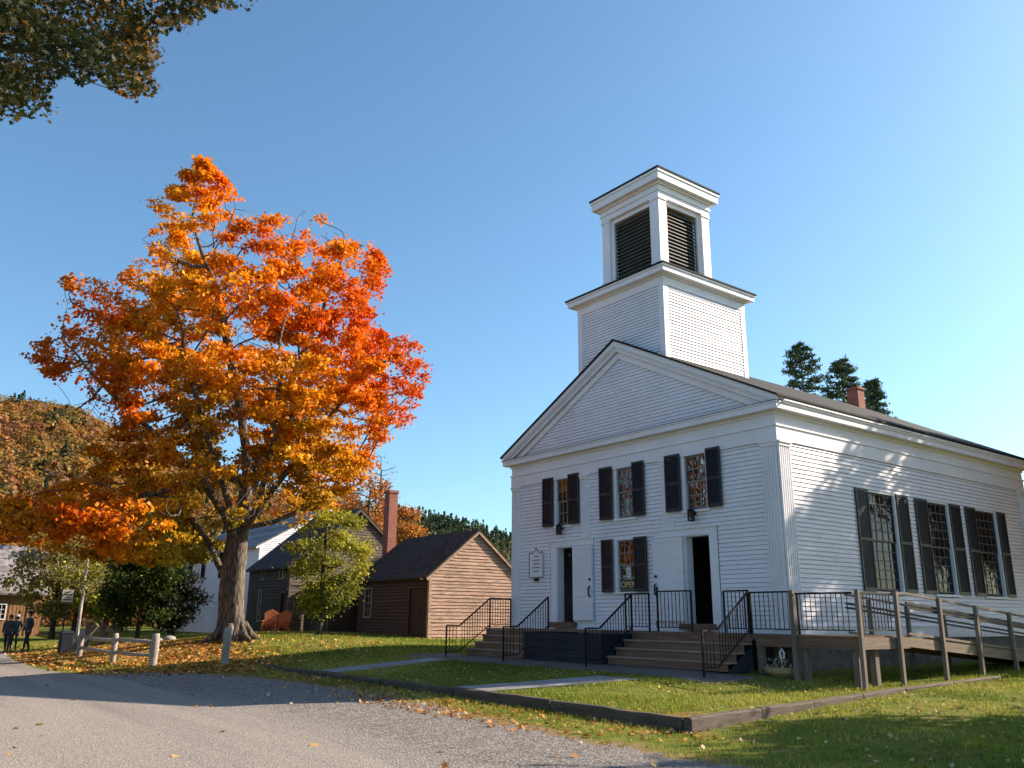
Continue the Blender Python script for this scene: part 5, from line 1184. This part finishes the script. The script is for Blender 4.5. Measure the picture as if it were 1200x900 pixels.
A_, R_ = np.meshgrid(aa, rr_, indexing='ij'); X_ = CAM[0]+R_*np.cos(A_); Y_ = CAM[1]+R_*np.sin(A_); Z_ = hill_z(X_, Y_) + np.sin(X_*.05)*np.cos(Y_*.04)*1.2*sst(150, 220, R_)
n_, m_ = X_.shape; mb = MB(); mb.mesh(np.stack([X_, Y_, Z_], -1).reshape(-1, 3).tolist(), [(i*m_+j, (i+1)*m_+j, (i+1)*m_+j+1, i*m_+j+1) for i in range(n_-1) for j in range(m_-1)])
mb.build('hills', 'hill_ground', smooth=True, kind='structure')
def forest(name, a0, a1, r0, r1, n, hgt, wid, stops, seed, per, leaf, con=0., label=None):
    rs = np.random.default_rng(seed); A = rs.uniform(az(a1), az(a0), n); Rr = np.sqrt(rs.uniform(r0**2, r1**2, n)); x = CAM[0]+Rr*np.cos(A); y = CAM[1]+Rr*np.sin(A); z = hill_z(x, y)
    V = []; C = []; NN = []
    B = np.stack([x, y, z], -1); tone = .5+.42*smooth_noise(B, 16, seed)+rs.normal(0, .2, n)
    for i in range(n):
        h = hgt*rs.uniform(.7, 1.25); w = wid*rs.uniform(.7, 1.2); cn = rs.random() < con
        v = rs.normal(size=(per, 3)); v[:, 2] += .35; v /= np.linalg.norm(v, axis=1)[:, None]; NN.append(v)
        if cn:
            t = rs.random(per)**.8; q = np.stack([v[:, 0]*w*.62*(1-t), v[:, 1]*w*.62*(1-t), h*1.25*(.12+.88*t)], -1); c = np.array((.035,.055,.03))*rs.uniform(.6,1.7)
            V.append(B[i]+q); C.append(c*rs.uniform(.6,1.4,(per,1)))
        else:
            rad = w*(1+.25*np.sin(v[:, 0]*5+i)+.2*np.sin(v[:, 1]*7+2*i))[:, None]*rs.uniform(.75,1,(per,1)); q = v*rad*np.array([1,1,.95]) + np.array([0,0,h*.6]); c = palette(np.array([tone[i]]), stops)[0]
            V.append(B[i]+q); C.append(c*rs.uniform(.8,1.15,(per,1)))
    V = np.concatenate(V); C = np.concatenate(C); fast_mesh(name, leaf_verts(V, rs.uniform(leaf*.6, leaf*1.3, len(V)), nrm=np.concatenate(NN)), 4, 'needles' if con > .7 else 'leaves', C, kind='stuff', label=label)
AUT = [(0,(.05,.055,.025)),(.22,(.13,.11,.035)),(.42,(.30,.18,.04)),(.62,(.36,.16,.045)),(.85,(.25,.10,.055)),(1,(.17,.10,.07))]
forest('forest', -120, 470, 225, 430, 2300, 8, 3.5, AUT, 200, 95, 1.0, .05)
forest('forest', 405, 640, 250, 425, 1100, 8.5, 3.0, [(0,(.08,.10,.04)),(.6,(.14,.15,.05)),(1,(.38,.20,.06))], 201, 46, 1.1, .70)
forest('treeline', -60, 420, 110, 225, 420, 6.5, 2.7, AUT, 202, 130, .62, .10)
forest('treeline', 560, 1250, 110, 200, 260, 7, 3.2, AUT, 203, 60, 1.0, .3)
# ------------------------------------------------------------------ grass blades and fallen leaves
def scatter(n, box, accept, seed):
    rs = np.random.default_rng(seed); x = rs.uniform(box[0], box[1], n); y = rs.uniform(box[2], box[3], n); k = accept(x, y, rs); x, y = x[k], y[k]
    a, b, w = proj(np.stack([x, y, H(x, y)], -1)); k = (w > 0) & (a > -30) & (a < 1230) & (b < 930); return x[k], y[k], rs
def blades(name, n, box, accept, hmin, hmax, wd, seed):
    x, y, rs = scatter(n, box, accept, seed); z = H(x, y); k = len(x); a = rs.uniform(0, 6.28, k); hh = rs.uniform(hmin, hmax, k); w = wd*rs.uniform(.6, 1.3, k)
    b = np.stack([x, y, z-.005], -1); t = np.stack([np.cos(a)*w, np.sin(a)*w, 0*a], -1); tip = b + np.stack([rs.normal(0, .03, k), rs.normal(0, .03, k), hh], -1)
    V = np.stack([b-t, b+t, tip], 1).reshape(-1, 3); bare = .5+.5*smooth_noise(b, .55, seed+3)+.35*smooth_noise(b, .2, seed+4); kk = rs.random(k) < np.clip(bare*1.3, .12, 1); V = V.reshape(-1, 3, 3)[kk].reshape(-1, 3); b = b[kk]; k = len(b)
    tone = .5+.55*smooth_noise(b, 1.1, seed)+rs.normal(0, .2, k)
    C = palette(tone, [(0,(.10,.15,.02)),(.5,(.22,.27,.03)),(.8,(.38,.36,.06)),(1,(.50,.42,.13))]); fast_mesh(name, V, 3, 'grass_blade', C, kind='stuff')
def on_path(x, y):
    p1 = (np.abs(x-np.interp(y, [-7.6,-4.2], [-2.6,-1.65])) < .75) & (y < -3.6) & (y > -7.7); p2 = (np.abs(x-np.interp(y, [-7.5,-3.4], [-9.4,-10.2])) < .7) & (y < -3.3) & (y > -7.6)
    p3 = (y > -3.55) & (y < -1.95) & (x > -12.2) & (x < .4); bx_ = (y > -2.2) & (x > -11) & (x < .9); tm = np.abs(y+7.66) < .12
    return p1 | p2 | p3 | bx_ | tm | ((np.abs(x-XR(y)) < .12) & (y < 4.3) & (y > -7.8)) | ((x < 0) & (x > -11) & (y > 0))
blades('grass', 190000, (-16,2.8,-7.6,8), lambda x, y, rs: ~on_path(x, y) & (x < XR(y)), .03, .085, .010, 300)
blades('grass', 150000, (2.5,14,-10,14), lambda x, y, rs: ~on_path(x, y) & (x > XR(y)) & (rs.random(len(x)) > gravel_mask(x, y)*1.7-.1), .03, .09, .010, 301)
blades('grass', 60000, (-40,-14,-12,4), lambda x, y, rs: (y > road_edge(x)+.8) & ~on_path(x, y), .04, .10, .02, 302)
blades('grass', 16000, (-14,3.2,-9.6,-7.7), lambda x, y, rs: rs.random(len(x)) < sst(-9.3,-8.2,y)*.8, .03, .09, .009, 303)
def litter(n, box, accept, size, seed, cols):
    x, y, rs = scatter(n, box, accept, seed); z = H(x, y)+.022; b = np.stack([x, y, z], -1); C = palette(rs.random(len(x)), cols)*rs.uniform(.7, 1.2, (len(x), 1))
    fast_mesh('fallen_leaves', leaf_verts(b, rs.uniform(size*.7, size*1.3, len(x)), MAPLE if size < .12 else KITE, bias=(0,0,2.2)), 12 if size < .12 else 4, 'dry_leaf', C, kind='stuff')
DRY = [(0,(.28,.13,.04)),(.35,(.48,.25,.07)),(.7,(.60,.42,.15)),(1,(.62,.52,.36))]
DRYO = [(0,(.18,.06,.02)),(.4,(.42,.17,.04)),(.8,(.60,.30,.07)),(1,(.60,.45,.22))]
litter(2400, (-16,2.9,-7.5,0), lambda x, y, rs: ~on_path(x, y) & (smooth_noise(np.stack([x, y, 0*x], -1), .8, 77) > -.2), .062, 310, DRY)
litter(4200, (2.9,12,-10,12), lambda x, y, rs: rs.random(len(x)) < .35+.4*smooth_noise(np.stack([x, y, 0*x], -1), .9, 78)+.9*leaf_mask(x, y), .07, 311, DRY)
litter(4200, (-14,4.6,-9.9,-7.75), lambda x, y, rs: rs.random(len(x)) < leaf_mask(x, y)*1.6, .07, 312, DRYO)
litter(34000, (-40,-12,-13,-1), lambda x, y, rs: (y > road_edge(x)+.1*rs.normal(size=len(x))) & (rs.random(len(x)) < .10+leaf_mask(x, y)*1.3), .12, 313, DRYO)
litter(420, (-30,12,-20,-9), lambda x, y, rs: rs.random(len(x)) < .5, .10, 314, DRY)
# ------------------------------------------------------------------ light, world, camera
SUN_AZ = R(19)          # from +y towards +x
EL = R(28.5)
w = bpy.data.worlds.new('World'); sc.world = w; w.use_nodes = True; nt = w.node_tree; bg = nt.nodes['Background']
sky = nt.nodes.new('ShaderNodeTexSky'); sky.sky_type = 'NISHITA'; sky.sun_disc = False; sky.sun_elevation = EL; sky.sun_rotation = SUN_AZ
sky.altitude = 300; sky.air_density = 1.0; sky.dust_density = 1.3; sky.ozone_density = 3.6
nt.links.new(mix(nt, 1., sky.outputs[0], (.80,.965,.94), 'MULTIPLY'), bg.inputs[0]); bg.inputs[1].default_value = .108
sl = bpy.data.lights.new('sun', 'SUN'); sl.energy = 5.0; sl.angle = R(.5); sl.color = (1., .84, .66); so = bpy.data.objects.new('sun', sl); COL.objects.link(so)
sd = Vector((math.sin(SUN_AZ)*math.cos(EL), math.cos(SUN_AZ)*math.cos(EL), math.sin(EL))); so.rotation_euler = sd.to_track_quat('Z', 'Y').to_euler(); so.location = (30, 60, 40)
cd = bpy.data.cameras.new('camera'); cd.sensor_fit = 'HORIZONTAL'; cd.sensor_width = 36; cd.lens = 36*F_PX/1200; cd.clip_end = 3000; cd.clip_start = .05
co = bpy.data.objects.new('camera', cd); COL.objects.link(co)
co.matrix_world = Matrix(((_rt[0], _up[0], -_fw[0], CAM[0]), (_rt[1], _up[1], -_fw[1], CAM[1]), (_rt[2], _up[2], -_fw[2], CAM[2]), (0,0,0,1)))
sc.camera = co
vs = sc.view_settings; sc.display_settings.display_device = 'sRGB'; vs.view_transform = 'Standard'; vs.look = 'None'; vs.exposure = 1.15; vs.gamma = 1; vs.use_curve_mapping = False
sc.render.engine = 'CYCLES'; sc.cycles.max_bounces = 6; sc.cycles.transparent_max_bounces = 8; sc.cycles.use_denoising = True
sc.cycles.sample_clamp_indirect = 6
